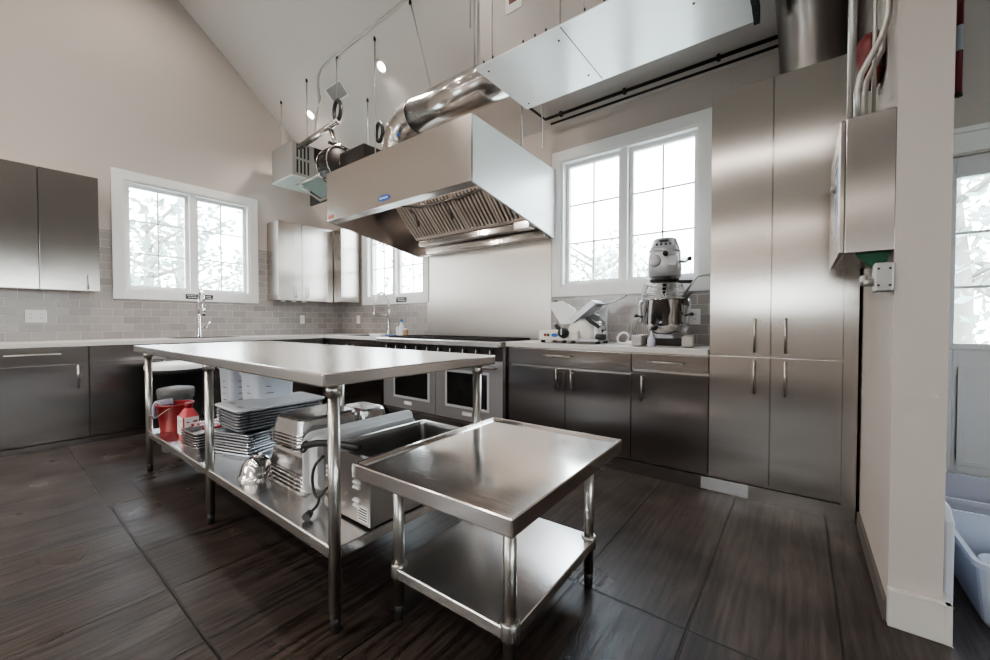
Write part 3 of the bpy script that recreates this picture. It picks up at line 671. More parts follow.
# ------------------------------------------------------------------ hanging rods, heater, blower, conduit
def rod(label, x, y, z0, r=.006, top=None):
    t = thing('hanger_rod', label, 'rod', (x, y, z0)); tp = top or (x, y, cz(y))
    obj('shaft', M().cyl((x,y,z0), tp, r, n=10), conduit, t); obj('ceiling_nut', M().cyl((tp[0],tp[1],tp[2]-.03),(tp[0],tp[1],tp[2]+.01), r*2, n=8), iron, t)
rod('hanger rod nearest the left wall, holding the heater', -5.33, 2.42, 3.30)
rod('second hanger rod from the left wall, holding the heater', -4.98, 2.40, 3.34, top=(-4.64,2.40,cz(2.40))) if False else rod('second hanger rod from the left wall, dropping to the rail end', -4.64, 2.40, 3.25)
rod('hanger rod dropping to the ring that lifts the rail', -3.98, 2.39, 3.50)
rod('hanger rod dropping to the hood top beside the round duct', -3.38, 2.44, 2.60)
rod('slanted hanger rod reaching the top of the round duct', -2.70, 2.55, 3.235, top=(-2.79, 2.39, cz(2.39)))
rod('short rod behind the round blower near the window wall', -3.95, 2.75, 2.95)
rod('thin rod between the plenum and the right end of the hood', -1.745, 2.92, 2.56)
rod('thicker paired rod between the plenum corner and hood top', -1.95, 2.92, 2.56, .010)
def ring_obj(label, c0, r=.062, rt=.020):
    pts = [(c0[0]+r*.75*math.cos(a), c0[1], c0[2]+r*1.25*math.sin(a)) for a in [2*PI*i/24 for i in range(24)]]
    t = thing('lifting_ring', label, 'ring', c0); obj('link', M().tube(pts, rt, 10, closed=True), black, t)
    obj('pin', M().cyl((c0[0],c0[1],c0[2]+r*1.1),(c0[0],c0[1],c0[2]+r*1.6), .008), iron, t)
ring_obj('black oval ring carrying the end of the steel rail', (-3.99, 2.40, 3.37), .085)
ring_obj('black oval ring hanging just above the hood housing', (-3.42, 2.52, 3.02), .072)
t = thing('support_rail', 'round steel rail hanging from the black ring towards the heater', 'rail', (-4.35, 2.4, 3.2))
obj('bar', M().cyl((-3.96,2.40,3.26),(-4.86,2.42,3.22), .035), steel_g, t)
obj('clevis', M().tube([(-4.15,2.42,3.22),(-4.12,2.44,3.10),(-4.05,2.45,3.05),(-4.03,2.45,2.98)], [.03,.02,.03,.03]), steel_g, t)
obj('bolt', M().cyl((-4.10,2.36,3.05),(-4.10,2.46,3.05), .018, n=8), iron, t)
# unit heater
hx0, hx1, hy0, hy1, hz0, hz1 = -5.45, -4.90, 2.35, 2.80, 2.875, 3.30
t = thing('unit_heater', 'grey box shaped unit heater with slotted side hanging near the left wall', 'heater', ((hx0+hx1)/2, (hy0+hy1)/2, hz0))
obj('casing', M().box(hx0, hx1, hy0, hy1, hz0+.006, hz1), hgray, t, bevel=.006)
obj('base_tray', M().box(hx0-.004, hx1+.004, hy0-.004, hy1+.004, hz0-.008, hz0+.01), hlight, t)
b = M()
for i in range(4):
    y = hy0+.05+i*.045
    b.box(hx1, hx1+.003, y, y+.02, 3.11, 3.27); b.box(hx1, hx1+.003, y, y+.02, 2.92, 3.08)
obj('vent_slots', b, dark, t)
b = M(); b.prism([(2.62,3.29),(2.62,3.14),(2.66,3.06),(2.72,3.06),(2.78,3.16),(2.78,3.29)], 'x', hx1, hx1+.012); obj('gusset', b, iron, t)
obj('top_hook', M().tube([(-5.33,2.42,3.30),(-5.33,2.42,3.33)], .014), iron, t)
# blower behind the hood end
t = thing('hose_blower', 'dark round blower drum behind the left end of the hood', 'blower', (-4.02, 2.42, 2.79))
obj('drum', M().lathe([(.02,-.09),(.17,-.09),(.185,-.07),(.185,.07),(.17,.09),(.02,.09)], (-4.02,2.42,2.79), 36, 'x', cap0=True, cap1=True), iron, t)
b = M()
for s_ in (-.1, .1): b.tube([(-4.02+s_,2.42+.19*math.cos(2*PI*i/36),2.79+.19*math.sin(2*PI*i/36)) for i in range(36)], .008, 8, closed=True)
obj('rim_rings', b, steel_g, t)
b = M()
for i in range(14):
    a = 2*PI*i/14; b.box(-4.12, -3.92, 2.42+.187*math.cos(a)-.008, 2.42+.187*math.cos(a)+.008, 2.79+.187*math.sin(a)-.008, 2.79+.187*math.sin(a)+.008)
obj('rim_blocks', b, iron, t)
obj('hub', M().lathe([(.05,.09),(.05,.12),(.001,.125)], (-4.02,2.42,2.79), 20, 'x'), steel_g, t)
# reflector lamp under the heater
t = thing('flood_light', 'greenish glass flood light on a dark plate below the heater', 'light', (-4.45, 2.55, 2.68))
t.location.x -= .08
obj('back_plate', M().box(-5.0, -4.1, 2.66, 2.68, 2.60, 2.80), iron, t)
obj('reflector', M().hexa([(-4.62,2.34,2.72),(-4.20,2.34,2.72),(-4.15,2.62,2.62),(-4.66,2.62,2.62)],[(-4.62,2.34,2.75),(-4.20,2.34,2.75),(-4.15,2.64,2.80),(-4.66,2.64,2.80)]), mat('lamp_glass_green', (.55,.66,.62), .15, .6), t, bevel=.01)
obj('lamp_frame', M().tube([(-4.66,2.32,2.71),(-4.16,2.32,2.71),(-4.10,2.63,2.61),(-4.70,2.63,2.61)], .014, 8, closed=True), satin, t)
obj('clamp', M().tube([(-4.85,2.5,2.76),(-4.76,2.5,2.70),(-4.70,2.46,2.74)], .02), satin, t)
# ceiling conduit
y0 = 2.38
cp = [(-1.9,2.36,cz(2.36)-.02),(-2.865,2.36,cz(2.36)-.02),(-4.15,2.38,cz(2.38)-.02),(-4.28,2.385,cz(2.38)-.035),(-4.36,2.39,cz(2.38)-.09),(-4.38,2.40,cz(2.38)-.18),(-4.36,2.40,3.62)]
t = pipe('thin conduit crossing the sloped ceiling and bending down over the rail', cp, .012, conduit, 'ceiling_conduit', 'conduit')
obj('coupling', M().cyl((-4.36,2.40,3.60),(-4.36,2.40,3.66), .018), conduit, t)
obj('flex_whip', M().tube([(-4.36,2.40,3.61),(-4.42,2.40,3.45),(-4.47,2.41,3.30),(-4.46,2.42,3.24)], .008), conduit, t)
# ceiling vent
def on_ceiling(m_):   # local: x along room X, y up-slope direction, z = normal downward into the room
    return m_
sn = Vector((0, -SL, -1)).normalized(); su = Vector((0, -1, SL)).normalized(); sxv = Vector((1,0,0))
def slope(center, rot=0):
    c0 = Vector(center); a = sxv*math.cos(rot)+su*math.sin(rot); b_ = -sxv*math.sin(rot)+su*math.cos(rot)
    return Matrix(((a.x,b_.x,sn.x,c0.x),(a.y,b_.y,sn.y,c0.y),(a.z,b_.z,sn.z,c0.z),(0,0,0,1)))
mt = slope((-4.315, 2.592, cz(2.592)))
t = thing('ceiling_vent', 'square louvered air vent on the sloped ceiling above the rail', 'vent', (-4.30, 2.60, cz(2.60)))
b = M(); w = .135
w2 = .165; l2 = .085
for a in ((-w2,w2,-l2,-l2+.014),(-w2,w2,l2-.014,l2),(-w2,-w2+.02,-l2,l2),(w2-.02,w2,-l2,l2)): b.box(*a, 0, .008)
obj('frame', b.xf(mt), trim_m, t)
b = M()
for i in range(9): y = -w2+.03+i*.032; b.box(y, y+.020, -l2+.014, l2-.014, .001, .006)
obj('louvers', b.xf(mt), vent_m, t); obj('backing', M().box(-w2+.02,w2-.02,-l2+.014,l2-.014,0,.001).xf(mt), greye, t)
# downlights
def downlight(x, y, lab, grp=None, en=55):
    s_ = 1 if y > 0 else -1
    nn_ = Vector((0, -SL*s_, -1)).normalized(); su_ = Vector((0,-s_,SL)).normalized()
    c0 = Vector((x, y, cz(y)))
    m4 = Matrix(((1,su_.x,nn_.x,c0.x),(0,su_.y,nn_.y,c0.y),(0,su_.z,nn_.z,c0.z),(0,0,0,1)))
    t = thing('downlight', lab, 'ceiling light', c0, group=grp)
    obj('trim_ring', M().lathe([(.07,0),(.07,.006),(.05,.008),(.045,0)], (0,0,0), 28).xf(m4), trim_m, t)
    obj('lens', M().lathe([(.046,.002),(.001,.003)], (0,0,0), 28).xf(m4), lamp_m, t)
    ld = bpy.data.lights.new('downlight_lamp', 'SPOT'); ld.energy = en; ld.color = (1,.90,.80); ld.spot_size = 2.3; ld.spot_blend = .8; ld.shadow_soft_size = .05
    lo = bpy.data.objects.new('downlight_lamp', ld); COL.objects.link(lo); lo.location = c0+nn_*.03; lo.rotation_euler = (0,0,0)
downlight(-3.50, 2.61, 'lit round downlight on the sloped ceiling above the hood')
downlight(-4.99, 2.63, 'lit round downlight on the sloped ceiling nearest the left wall')
for x, y in ((-2.0,2.6),(-4.75,1.0),(-3.2,1.0),(-1.6,1.0),(-4.9,-.9),(-3.4,-.9),(-1.9,-.9),(-.4,-.9),(-4.9,-2.6),(-3.4,-2.6),(-1.9,-2.6)):  # row over the tables is added to brighten left wall and tabletops
    downlight(x, y, 'round ceiling downlight outside the frame, one row added to brighten wall and tables', 'ceiling downlights', 85 if x < -3 and y > -1 else (50 if y == 1.0 else 30))

# ------------------------------------------------------------------ fire control box, conduits and bell on the partition
bx0, bx1, by0, by1, bz0, bz1 = .117, .266, 2.0, 2.62, 1.348, 1.855
t = thing('control_cabinet', 'brushed steel suppression control box mounted on the partition', 'control box', (.19, 2.3, bz0))
cbm = steel_mat('control_box_steel', (.38,.355,.335), .24, aniso=.85, waves=.008, amt=0)
obj('casing', M().box(bx0+.012, bx1, by0, by1, bz0, bz1), cbm, t, bevel=.003)
d = obj('door', M().box(bx0-.004, bx0+.011, by0+.004, by1-.004, bz0+.004, bz1-.004), cbm, t, bevel=.002)
b = M(); b.cyl((bx0-.004,2.18,1.64),(bx0-.016,2.18,1.64), .018); b.box(bx0-.022, bx0-.016, 2.15, 2.21, 1.632, 1.648); obj('latch', b, satin, d)
pn = obj('name_plate', M().box(bx0-.0055, bx0-.004, 2.10, 2.26, 1.44, 1.76), mat('plate_blue_grey', (.45,.50,.60), .4), d)
b = M()
for z in (1.70, 1.74): b.box(bx0-.0065, bx0-.0055, 2.12, 2.24, z, z+.012)
for z in (1.55, 1.57, 1.59): b.box(bx0-.0065, bx0-.0055, 2.13, 2.22, z, z+.005)
obj('plate_lettering', b, ink, pn)
o = solo('green_tag', M().add([(.16,2.02,1.347),(.255,2.02,1.347),(.245,2.04,1.275),(.22,2.04,1.28),(.16,2.05,1.347),(.255,2.05,1.347),(.245,2.06,1.275),(.22,2.06,1.28)], [(0,1,2,3),(4,7,6,5),(0,4,5,1),(1,5,6,2),(2,6,7,3),(3,7,4,0)]), green_m, 'dark green tape flap under the steel control box', 'tag')
t = thing('junction_box', 'grey cast junction box with fitting below the steel control box', 'junction box', (.235, 2.01, 1.2))
obj('box_body', M().box(.212, .264, 1.985, 2.05, 1.20, 1.305), zinc, t, bevel=.006)
obj('fitting', M().cyl((.212,2.01,1.235),(.185,2.01,1.235), .014, n=8).cyl((.185,2.01,1.225),(.185,2.01,1.262), .010, n=10), zinc, t)
for dx, dz in ((-.015,.03),(.015,.03),(-.015,-.03),(.015,-.03)): obj('screw', M().cyl((.238+dx,1.985,1.2525+dz),(.238+dx,1.982,1.2525+dz), .004, n=8), iron, t)

pipe('straight pale conduit rising left of the others from the control box', [(.150,2.12,1.85),(.150,2.12,2.6),(.152,2.10,cz(2.12))], .013, conduit, 'wall_conduit', 'conduit')
pipe('pale conduit with a long double bend crossing in front of the red bell', [(.165,2.06,1.85),(.162,2.06,1.97),(.172,2.06,2.03),(.20,2.06,2.09),(.228,2.06,2.15),(.243,2.06,2.22),(.246,2.06,2.32),(.246,2.06,cz(2.06))], .011, conduit, 'wall_conduit', 'conduit')
pipe('pale conduit with a short offset bend just right of the long bent one', [(.185,2.10,1.85),(.185,2.10,1.96),(.192,2.11,2.02),(.215,2.13,2.08),(.238,2.15,2.14),(.245,2.16,2.3),(.245,2.16,cz(2.16))], .010, conduit, 'wall_conduit', 'conduit')
pipe('thin dark rod conduit behind the pale ones with a small elbow fitting', [(.215,2.12,1.86),(.215,2.12,2.42),(.235,2.12,2.46)], .007, conduit, 'wall_conduit', 'conduit', clips=[(.215,2.12,2.40)])
t = thing('alarm_bell', 'round dark red alarm bell on the partition above the control box', 'alarm bell', (.25, 2.38, 2.2))
obj('gong', M().lathe([(.03,0),(.105,0),(.115,-.012),(.11,-.045),(.085,-.07),(.04,-.08),(.001,-.082)], (.25,2.34,2.20), 40, 'x'), red_d, t)
obj('mount', M().box(.235, .264, 2.27, 2.41, 2.13, 2.27), iron, t)
# red hanging tube beyond the partition
t = thing('red_standpipe', 'slim red pipe with a pale grey band hanging beyond the partition', 'pipe', (.695, 3.40, 2.37))
obj('tube', M().cyl((.695,3.40,2.38),(.695,3.40,cz(3.40)), .014), red_d, t)
obj('band', M().cyl((.695,3.40,2.62),(.695,3.40,2.76), .016), mat('grey_band', (.40,.42,.46), .5), t)
obj('end_cap', M().cyl((.695,3.40,2.365),(.695,3.40,2.385), .016), iron, t)

# ------------------------------------------------------------------ stainless tables
def leg(x, y, z1, r=.021, foot=.06):
    b = M(); b.cyl((x,y,foot-.005),(x,y,z1), r, n=24); return b
def footb(x, y, foot=.06): return M().lathe([(.014,0),(.017,.004),(.017,.03),(.019,foot)], (x,y,0), 18, cap0=True, cap1=True)
TX0, TX1, TY0, TY1, TZ = -3.88, -1.25, .69, 1.635, .918
t = thing('prep_table', 'long stainless prep table on six round legs with a loaded undershelf', 'table', ((TX0+TX1)/2, (TY0+TY1)/2, 0))
c0 = ((TX0+TX1)/2, (TY0+TY1)/2); w, l = TX1-TX0, TY1-TY0
obj('tabletop', M().loops([rrect(w-.03,l-.03,.004,TZ-.045,c0), rrect(w-.004,l-.004,.008,TZ-.045,c0), rrect(w,l,.01,TZ-.040,c0), rrect(w,l,.01,TZ-.006,c0), rrect(w-.004,l-.004,.01,TZ-.001,c0), rrect(w-.012,l-.012,.008,TZ,c0)], True, True), steel_t, t)
ly = (.75, 1.525); lx = (-3.76, -2.515, -1.285)
for x in lx:
    for y in ly:
        lo = obj('leg', leg(x, y, TZ-.075), satin, t)
        obj('foot', footb(x, y), iron, lo); obj('leg_collar', M().cyl((x,y,TZ-.085),(x,y,TZ-.045), .027, n=20), satin, lo)
c1 = ((lx[0]+lx[2])/2, (ly[0]+ly[1])/2)
sw, sl_ = lx[2]-lx[0]+.03, ly[1]-ly[0]+.03
obj('undershelf', M().loops([rrect(sw-.02,sl_-.02,.01,.262,c1), rrect(sw,sl_,.015,.262,c1), rrect(sw,sl_,.015,.298,c1), rrect(sw-.01,sl_-.01,.012,.302,c1)], True, True), steel_t, t)
# small equipment stand
SX0, SX1, SY0, SY1, SZ = -1.241, -.571, .79, 1.622, .60
t = thing('equipment_stand', 'low stainless equipment stand with raised rim and bottom shelf in the foreground', 'table', ((SX0+SX1)/2, (SY0+SY1)/2, 0))
c0 = ((SX0+SX1)/2, (SY0+SY1)/2); w, l = SX1-SX0, SY1-SY0
obj('tabletop', M().loops([rrect(w-.03,l-.03,.004,SZ-.05,c0), rrect(w-.003,l-.003,.004,SZ-.05,c0), rrect(w,l,.005,SZ-.046,c0), rrect(w,l,.005,SZ-.004,c0), rrect(w-.006,l-.006,.005,SZ,c0), rrect(w-.03,l-.03,.004,SZ,c0), rrect(w-.045,l-.045,.006,SZ-.010,c0)], True, True), steel_mat('stand_top_steel', (.78,.74,.71), .14, (1,0,0), .65, .012, 2.2, (3,150,3), .02), t)
t.rotation_euler = (0, 0, .0265)
slx = (-1.165, -.675); sly = (.935, 1.52)
for x in slx:
    for y in sly:
        lo = obj('leg', leg(x, y, SZ-.05, .020), satin, t); obj('foot', footb(x, y), iron, lo)
        obj('leg_socket', M().lathe([(.028,0),(.030,.004),(.030,.048),(.027,.052)], (x,y,.158), 20, cap0=True, cap1=True), satin, lo)
c1 = (sum(slx)/2, sum(sly)/2); sw, sl_ = slx[1]-slx[0]+.05, sly[1]-sly[0]+.05
obj('undershelf', M().loops([rrect(sw-.03,sl_-.03,.01,.165,c1), rrect(sw,sl_,.012,.165,c1), rrect(sw,sl_,.012,.196,c1), rrect(sw-.006,sl_-.006,.01,.200,c1)], True, True), steel_t, t)

# ------------------------------------------------------------------ pans on the undershelf
SH = .302
def pan_mesh(w, l, h, lip=.015, taper=.03, r=.04, inv=False, th=.0015):
    zt = h
    L = [rrect(w+2*lip,l+2*lip,r+lip,zt-.006), rrect(w+2*lip,l+2*lip,r+lip,zt), rrect(w,l,r,zt), rrect(w-.006,l-.006,r,zt-.008), rrect(w-taper,l-taper,r,.012), rrect(w-taper-.02,l-taper-.02,r*.8,0)]
    b = M(); b.loops(L, False, True)
    if inv: b.xf(Matrix.Translation((0,0,h)) @ Matrix.Rotation(PI, 4, 'X'))
    return b
def sheet_mesh(w, l):
    b = M(); b.loops([rrect(w,l,.02,.020), rrect(w-.004,l-.004,.02,.0225), rrect(w-.02,l-.02,.015,.022), rrect(w-.05,l-.05,.012,.002)], False, True)
    b.loops([rrect(w,l,.02,.020), rrect(w,l,.02,.015), rrect(w-.018,l-.018,.015,.014), rrect(w-.05,l-.05,.012,0)], False, True); return b
def stack(proto, pos):
    for i, (p, rz) in enumerate(pos):
        if i == 0: proto.location = p; proto.rotation_euler = (0,0,rz)
        else: dup(proto, p, rz)
gp = 'sheet pans in the lower pile'
s0 = solo('sheet_pan', sheet_mesh(.33,.46), alu, 'aluminium sheet pan in the lower pile on the table undershelf, turned slightly', 'pan', gp, local=True)
stack(s0, [((-2.715+random.uniform(-.004,.004), 1.10+random.uniform(-.004,.004), SH+.001+i*.0165), .30+random.uniform(-.02,.02)) for i in range(8)])
gp = 'sheet pans in the upper pile'
s1 = solo('sheet_pan', sheet_mesh(.33,.53), alu, 'aluminium sheet pan in the upper pile, lying on the turned pans', 'pan', gp, local=True)
z = SH+.001+8*.0165+.002
stack(s1, [((-2.74+random.uniform(-.003,.003), 1.165+random.uniform(-.003,.003), z+i*.0175), random.uniform(-.012,.012)) for i in range(7)])
b = M(); b.loops([rrect(.345,.55,.03,0), rrect(.35,.555,.03,.004), rrect(.35,.555,.03,.010), rrect(.34,.545,.03,.013)], True, True)
# grip holes read as dark ovals
lid = thing('pan_cover', 'flat pale plastic cover lying on the upper pile of sheet pans', 'lid', (-2.745, 1.17, z+7*.0175+.006), .0)
obj('cover_sheet', b, mat('pale_cover', (.75,.76,.79), .35), lid, local=True)
b = M(); b.loops([[(-.09+.045*math.cos(a), -.20+.014*math.sin(a), .0133) for a in [2*PI*i/20 for i in range(20)]], [(-.09+.03*math.cos(a), -.20+.006*math.sin(a), .0136) for a in [2*PI*i/20 for i in range(20)]]], False, True)
b.loops([[(.09+.045*math.cos(a), -.22+.014*math.sin(a), .0133) for a in [2*PI*i/20 for i in range(20)]], [(.09+.03*math.cos(a), -.22+.006*math.sin(a), .0136) for a in [2*PI*i/20 for i in range(20)]]], False, True)
obj('grip_slots', b, greye, lid, local=True)
gp = 'small trays behind the middle front leg'
s2 = solo('steel_tray', sheet_mesh(.24,.30), pan_m, 'small shallow tray in the low pile left of the middle front leg', 'tray', gp, local=True)
stack(s2, [((-3.02, .93, SH+.001+i*.0165), .05) for i in range(6)])
# hotel pans, upside down
gp = 'inverted steam table pans at the pile base'
h0 = solo('steam_table_pan', pan_mesh(.40,.34,.10,inv=True), pan_m, 'inverted steel steam table pan in the base of the front pile behind the table leg', 'pan', gp, local=True)
stack(h0, [((-1.985, 1.07, SH+.001+i*.020), -.02+.01*(i%2)) for i in range(4)])
gp = 'inverted steam table pans at the pile top'
h1 = solo('steam_table_pan', pan_mesh(.30,.36,.085,inv=True), pan_m, 'inverted smaller steel pan in the upper half of the front pile', 'pan', gp, local=True)
stack(h1, [((-2.09, 1.125, SH+.166+i*.017), .06) for i in range(4)])
gp = 'steam table pans in the rear pile'
h2 = solo('steam_table_pan', pan_mesh(.28,.19,.10,inv=True), pan_m, 'inverted steel pan in the rear pile near the back right table leg', 'pan', gp, local=True)
stack(h2, [((-2.12, 1.435, SH+.001+i*.035), .0) for i in range(6)])
# long white tray standing on its edge
t = thing('edge_standing_tray', 'long pale tray standing on its edge between the pan pile and the warmer', 'tray', (-1.73, 1.2, SH))
L = []
rr = M()
def orr(u0, u1, v0, v1, r, x, k=6):
    out = []
    for cu, cv, a0 in ((u1-r, v1-r, 0), (u0+r, v1-r, PI/2), (u0+r, v0+r, PI), (u1-r, v0+r, 1.5*PI)):
        for i in range(k+1):
            a = a0+PI/2*i/k; uu = cu+r*math.cos(a); vv = cv+r*math.sin(a)
            out.append((x, uu, vv))
    return out
rr.loops([orr(.885,1.52,SH+.001,.585,.05,-1.775), orr(.88,1.525,SH,.59,.05,-1.77), orr(.885,1.52,SH+.001,.585,.05,-1.765), orr(.905,1.50,SH+.02,.565,.04,-1.763), orr(.915,1.49,SH+.025,.56,.04,-1.705)], False, True, False)
obj('tray_shell', rr, mat('pale_tray', (.72,.72,.73), .4, .1), t)
# food warmer
t = thing('food_warmer', 'stainless countertop food warmer with louvered end and open well', 'food warmer', (-1.42, 1.17, SH))
wx0, wx1, wy0, wy1, wz = -1.60, -1.27, .885, 1.45, .565
b = M()
b.loops([rrect(wx1-wx0,wy1-wy0,.006,SH+.012,((wx0+wx1)/2,(wy0+wy1)/2)), rrect(wx1-wx0,wy1-wy0,.006,wz,((wx0+wx1)/2,(wy0+wy1)/2)), rrect(wx1-wx0-.01,wy1-wy0-.01,.01,wz+.004,((wx0+wx1)/2,(wy0+wy1)/2)),
         rrect(wx1-wx0-.04,wy1-wy0-.05,.02,wz+.003,((wx0+wx1)/2,(wy0+wy1)/2)), rrect(wx1-wx0-.045,wy1-wy0-.055,.02,wz-.01,((wx0+wx1)/2,(wy0+wy1)/2)), rrect(wx1-wx0-.06,wy1-wy0-.07,.03,wz-.15,((wx0+wx1)/2,(wy0+wy1)/2))], True, True)
obj('well_body', b, mat('warmer_steel', (.42,.41,.40), .28, 1), t)
b = M()
for xc in (-1.545, -1.352):
    for zc in (.485, .466, .447, .395, .376): 
        b.prism([(xc-.022,zc),(xc+.022,zc),(xc+.018,zc+.010),(xc-.018,zc+.010)], 'y', wy0-.009, wy0)
obj('louvers', b, whitelab, t)
b = M()
for yc in (1.10,): 
    for zc in (.46, .44, .42): b.box(wx1, wx1+.006, yc-.02, yc+.02, zc, zc+.008)
obj('side_louvers', b, pan_m, t)
rp = obj('rating_plate', M().box(-1.35,-1.285,wy0-.002,wy0,.325,.385), whitelab, t)
b = M()
for i in range(5): b.box(-1.345,-1.29,wy0-.003,wy0-.002,.332+i*.01,.336+i*.01)
obj('plate_lines', b, ink, rp)
for x in (wx0+.03, wx1-.03):
    for y in (wy0+.04, wy1-.04): obj('foot', M().cyl((x,y,SH),(x,y,SH+.014), .012), black, t)
cr = [(-1.52,.884,.42),(-1.55,.87,.40),(-1.60,.865,.35),(-1.64,.865,.36),(-1.655,.865,.42),(-1.63,.865,.48),(-1.57,.868,.53)]
def smooth(pts, k=6):
    P = [Vector(p) for p in pts]; P = [P[0]]+P+[P[-1]]; out = []
    for i in range(1, len(P)-2):
        for j in range(k):
            u = j/k; a, b_, c_, d_ = P[i-1], P[i], P[i+1], P[i+2]
            out.append(.5*((2*b_)+(-a+c_)*u+(2*a-5*b_+4*c_-d_)*u*u+(-a+3*b_-3*c_+d_)*u**3))
    return out+[P[-2]]
pc = obj('power_cord', M().tube(smooth(cr), .006), black, t)
obj('plug_lead', M().tube(smooth([(-1.60,.865,.35),(-1.57,.84,.335),(-1.55,.80,.325)]), .006), black, pc)
obj('plug', M().tube([(-1.55,.80,.325),(-1.535,.775,.318)], [.014,.018]), black, pc)
t = thing('tongs', 'black handled tool lying across the top corner of the food warmer', 'utensil', (-1.5, .87, .575))
obj('grip', M().tube(smooth([(-1.71,.86,.545),(-1.62,.87,.575),(-1.50,.89,.588),(-1.40,.93,.583)]), [.009]+[.015]*17+[.010], 12), black, t)
obj('ring_end', M().tube([(-1.71+.02*math.cos(2*PI*i/16),.86+.01*math.sin(2*PI*i/16),.545+.02*math.sin(2*PI*i/16)) for i in range(16)], .006, 8, closed=True), black, t)
# mixing bowl, tipped upside down
bo = M().lathe([(.125,0),(.128,.004),(.122,.008),(.112,.03),(.10,.065),(.07,.095),(.035,.108),(.001,.110)], (0,0,0), 40)
mb = thing('mixing_bowl', 'small mirror finish mixing bowl upside down in front of the sheet pans', 'bowl', (-2.20, .865, SH+.001))
mb.scale = (.72,.72,.95)
obj('bowl_shell', bo, chrome, mb, local=True)
obj('bowl_foot', M().lathe([(.03,.108),(.032,.114),(.028,.114),(.026,.108)], (0,0,0), 24), chrome, mb, local=True)
# red bucket with rag
t = thing('red_bucket', 'red plastic cleaning bucket on the left end of the undershelf', 'bucket', (-3.62, .87, SH))
b = M(); b.lathe([(.001,.004),(.085,0),(.088,.004),(.108,.185),(.115,.187),(.115,.195),(.104,.195),(.084,.01),(.001,.008)], (-3.62,.87,SH+.001), 36)
obj('bucket_body', b, red_p, t)
obj('bail', M().tube(smooth([(-3.72,.83,.49),(-3.67,.76,.44),(-3.58,.75,.42),(-3.53,.80,.47),(-3.52,.85,.49)]), .002), satin, t)
solo_rag = thing('cleaning_rag', 'grey lavender mop cloth draped over the bucket rim by the table leg', 'cloth', (-3.72, .82, .42))
b = M()
for i in range(8):
    a = -2.25 - i*.13; cx, cy = -3.62+.116*math.cos(a), .87+.116*math.sin(a); ox, oy = math.cos(a), math.sin(a)
    b.tube(smooth([(cx-.03*ox,cy-.03*oy,.475),(cx,cy,.508),(cx+.018*ox,cy+.018*oy,.48),(cx+.02*ox,cy+.02*oy,.44),(cx+.022*ox,cy+.022*oy,.38+random.uniform(0,.03))],4), .011, 7)
obj('strands', b, cloth, solo_rag)
# jug of cleaner
t = thing('cleaner_bottle', 'red and white labelled cleaner bottle standing right of the red bucket', 'bottle', (-3.30, .865, SH))
jm = mat('pink_bottle', (.60,.10,.11), .35)
obj('bottle_body', M().loops([rrect(.12,.09,.02,SH+.001,(-3.30,.865)), rrect(.125,.095,.025,SH+.02,(-3.30,.865)), rrect(.125,.095,.025,SH+.15,(-3.30,.865)), rrect(.07,.06,.02,SH+.19,(-3.30,.865)), rrect(.035,.035,.012,SH+.205,(-3.30,.865))], True, True), jm, t)
lb = obj('label', M().box(-3.355,-3.245,.8155,.8170,SH+.03,SH+.15).box(-3.2375,-3.236,.825,.905,SH+.03,SH+.15), whitelab, t)
b = M(); random.seed(3)
for i in range(14):
    x = -3.35+random.random()*.08; z_ = SH+.045+random.random()*.08; b.box(x, x+.008+random.random()*.015, .8150, .8155, z_, z_+.005); yb_ = .83+random.random()*.055; b.box(-3.236, -3.2355, yb_, yb_+.008+random.random()*.012, z_, z_+.006)
obj('label_print', b, red_p, lb)
obj('cap', M().cyl((-3.30,.865,SH+.205),(-3.30,.865,SH+.24), .02, n=16), red_p, t)
# translucent food containers
def container(label, x, y, w, l, h, marks=True, z0=SH+.001):
    t = thing('food_container', label, 'container', (x, y, z0))
    b = M(); b.loops([rrect(w*.88,l*.88,.03,z0,(x,y)), rrect(w,l,.035,z0+h-.02,(x,y)), rrect(w+.02,l+.02,.04,z0+h-.02,(x,y)), rrect(w+.02,l+.02,.04,z0+h,(x,y)), rrect(w-.01,l-.01,.035,z0+h,(x,y)), rrect(w*.88-.01,l*.88-.01,.03,z0+.006,(x,y))], True, True)
    obj('tub', b, frost, t)
    if marks:
        b = M(); xm = x+w/2
        for i in range(7):
            zz = z0+.08+i*.045; ww = .05 if i % 2 else .03
            b.box(x+.01, x+.01+ww, y-l/2-.006, y-l/2-.004, zz, zz+.004)
            b.box(x+w/2+.001, x+w/2+.003, y-l/2*.5, y-l/2*.5+ww, zz, zz+.004)
        obj('measure_marks', b, ink, t)
    return t
container('tall frosted white food container with measure marks behind the middle front leg', -2.98, 1.24, .26, .26, .44)
container('narrower frosted container left of the tall one, behind the red cleaner bottle', -3.38, 1.22, .22, .24, .46)
solo('red_tub', M().loops([rrect(.20,.16,.03,SH+.002,(-3.16,.98)), rrect(.21,.17,.03,SH+.10,(-3.16,.98)), rrect(.19,.15,.03,SH+.102,(-3.16,.98))], True, True), mat('clear_red_tub', (.38,.03,.04), .3), 'low red tub tucked behind the cleaner bottle', 'tub')
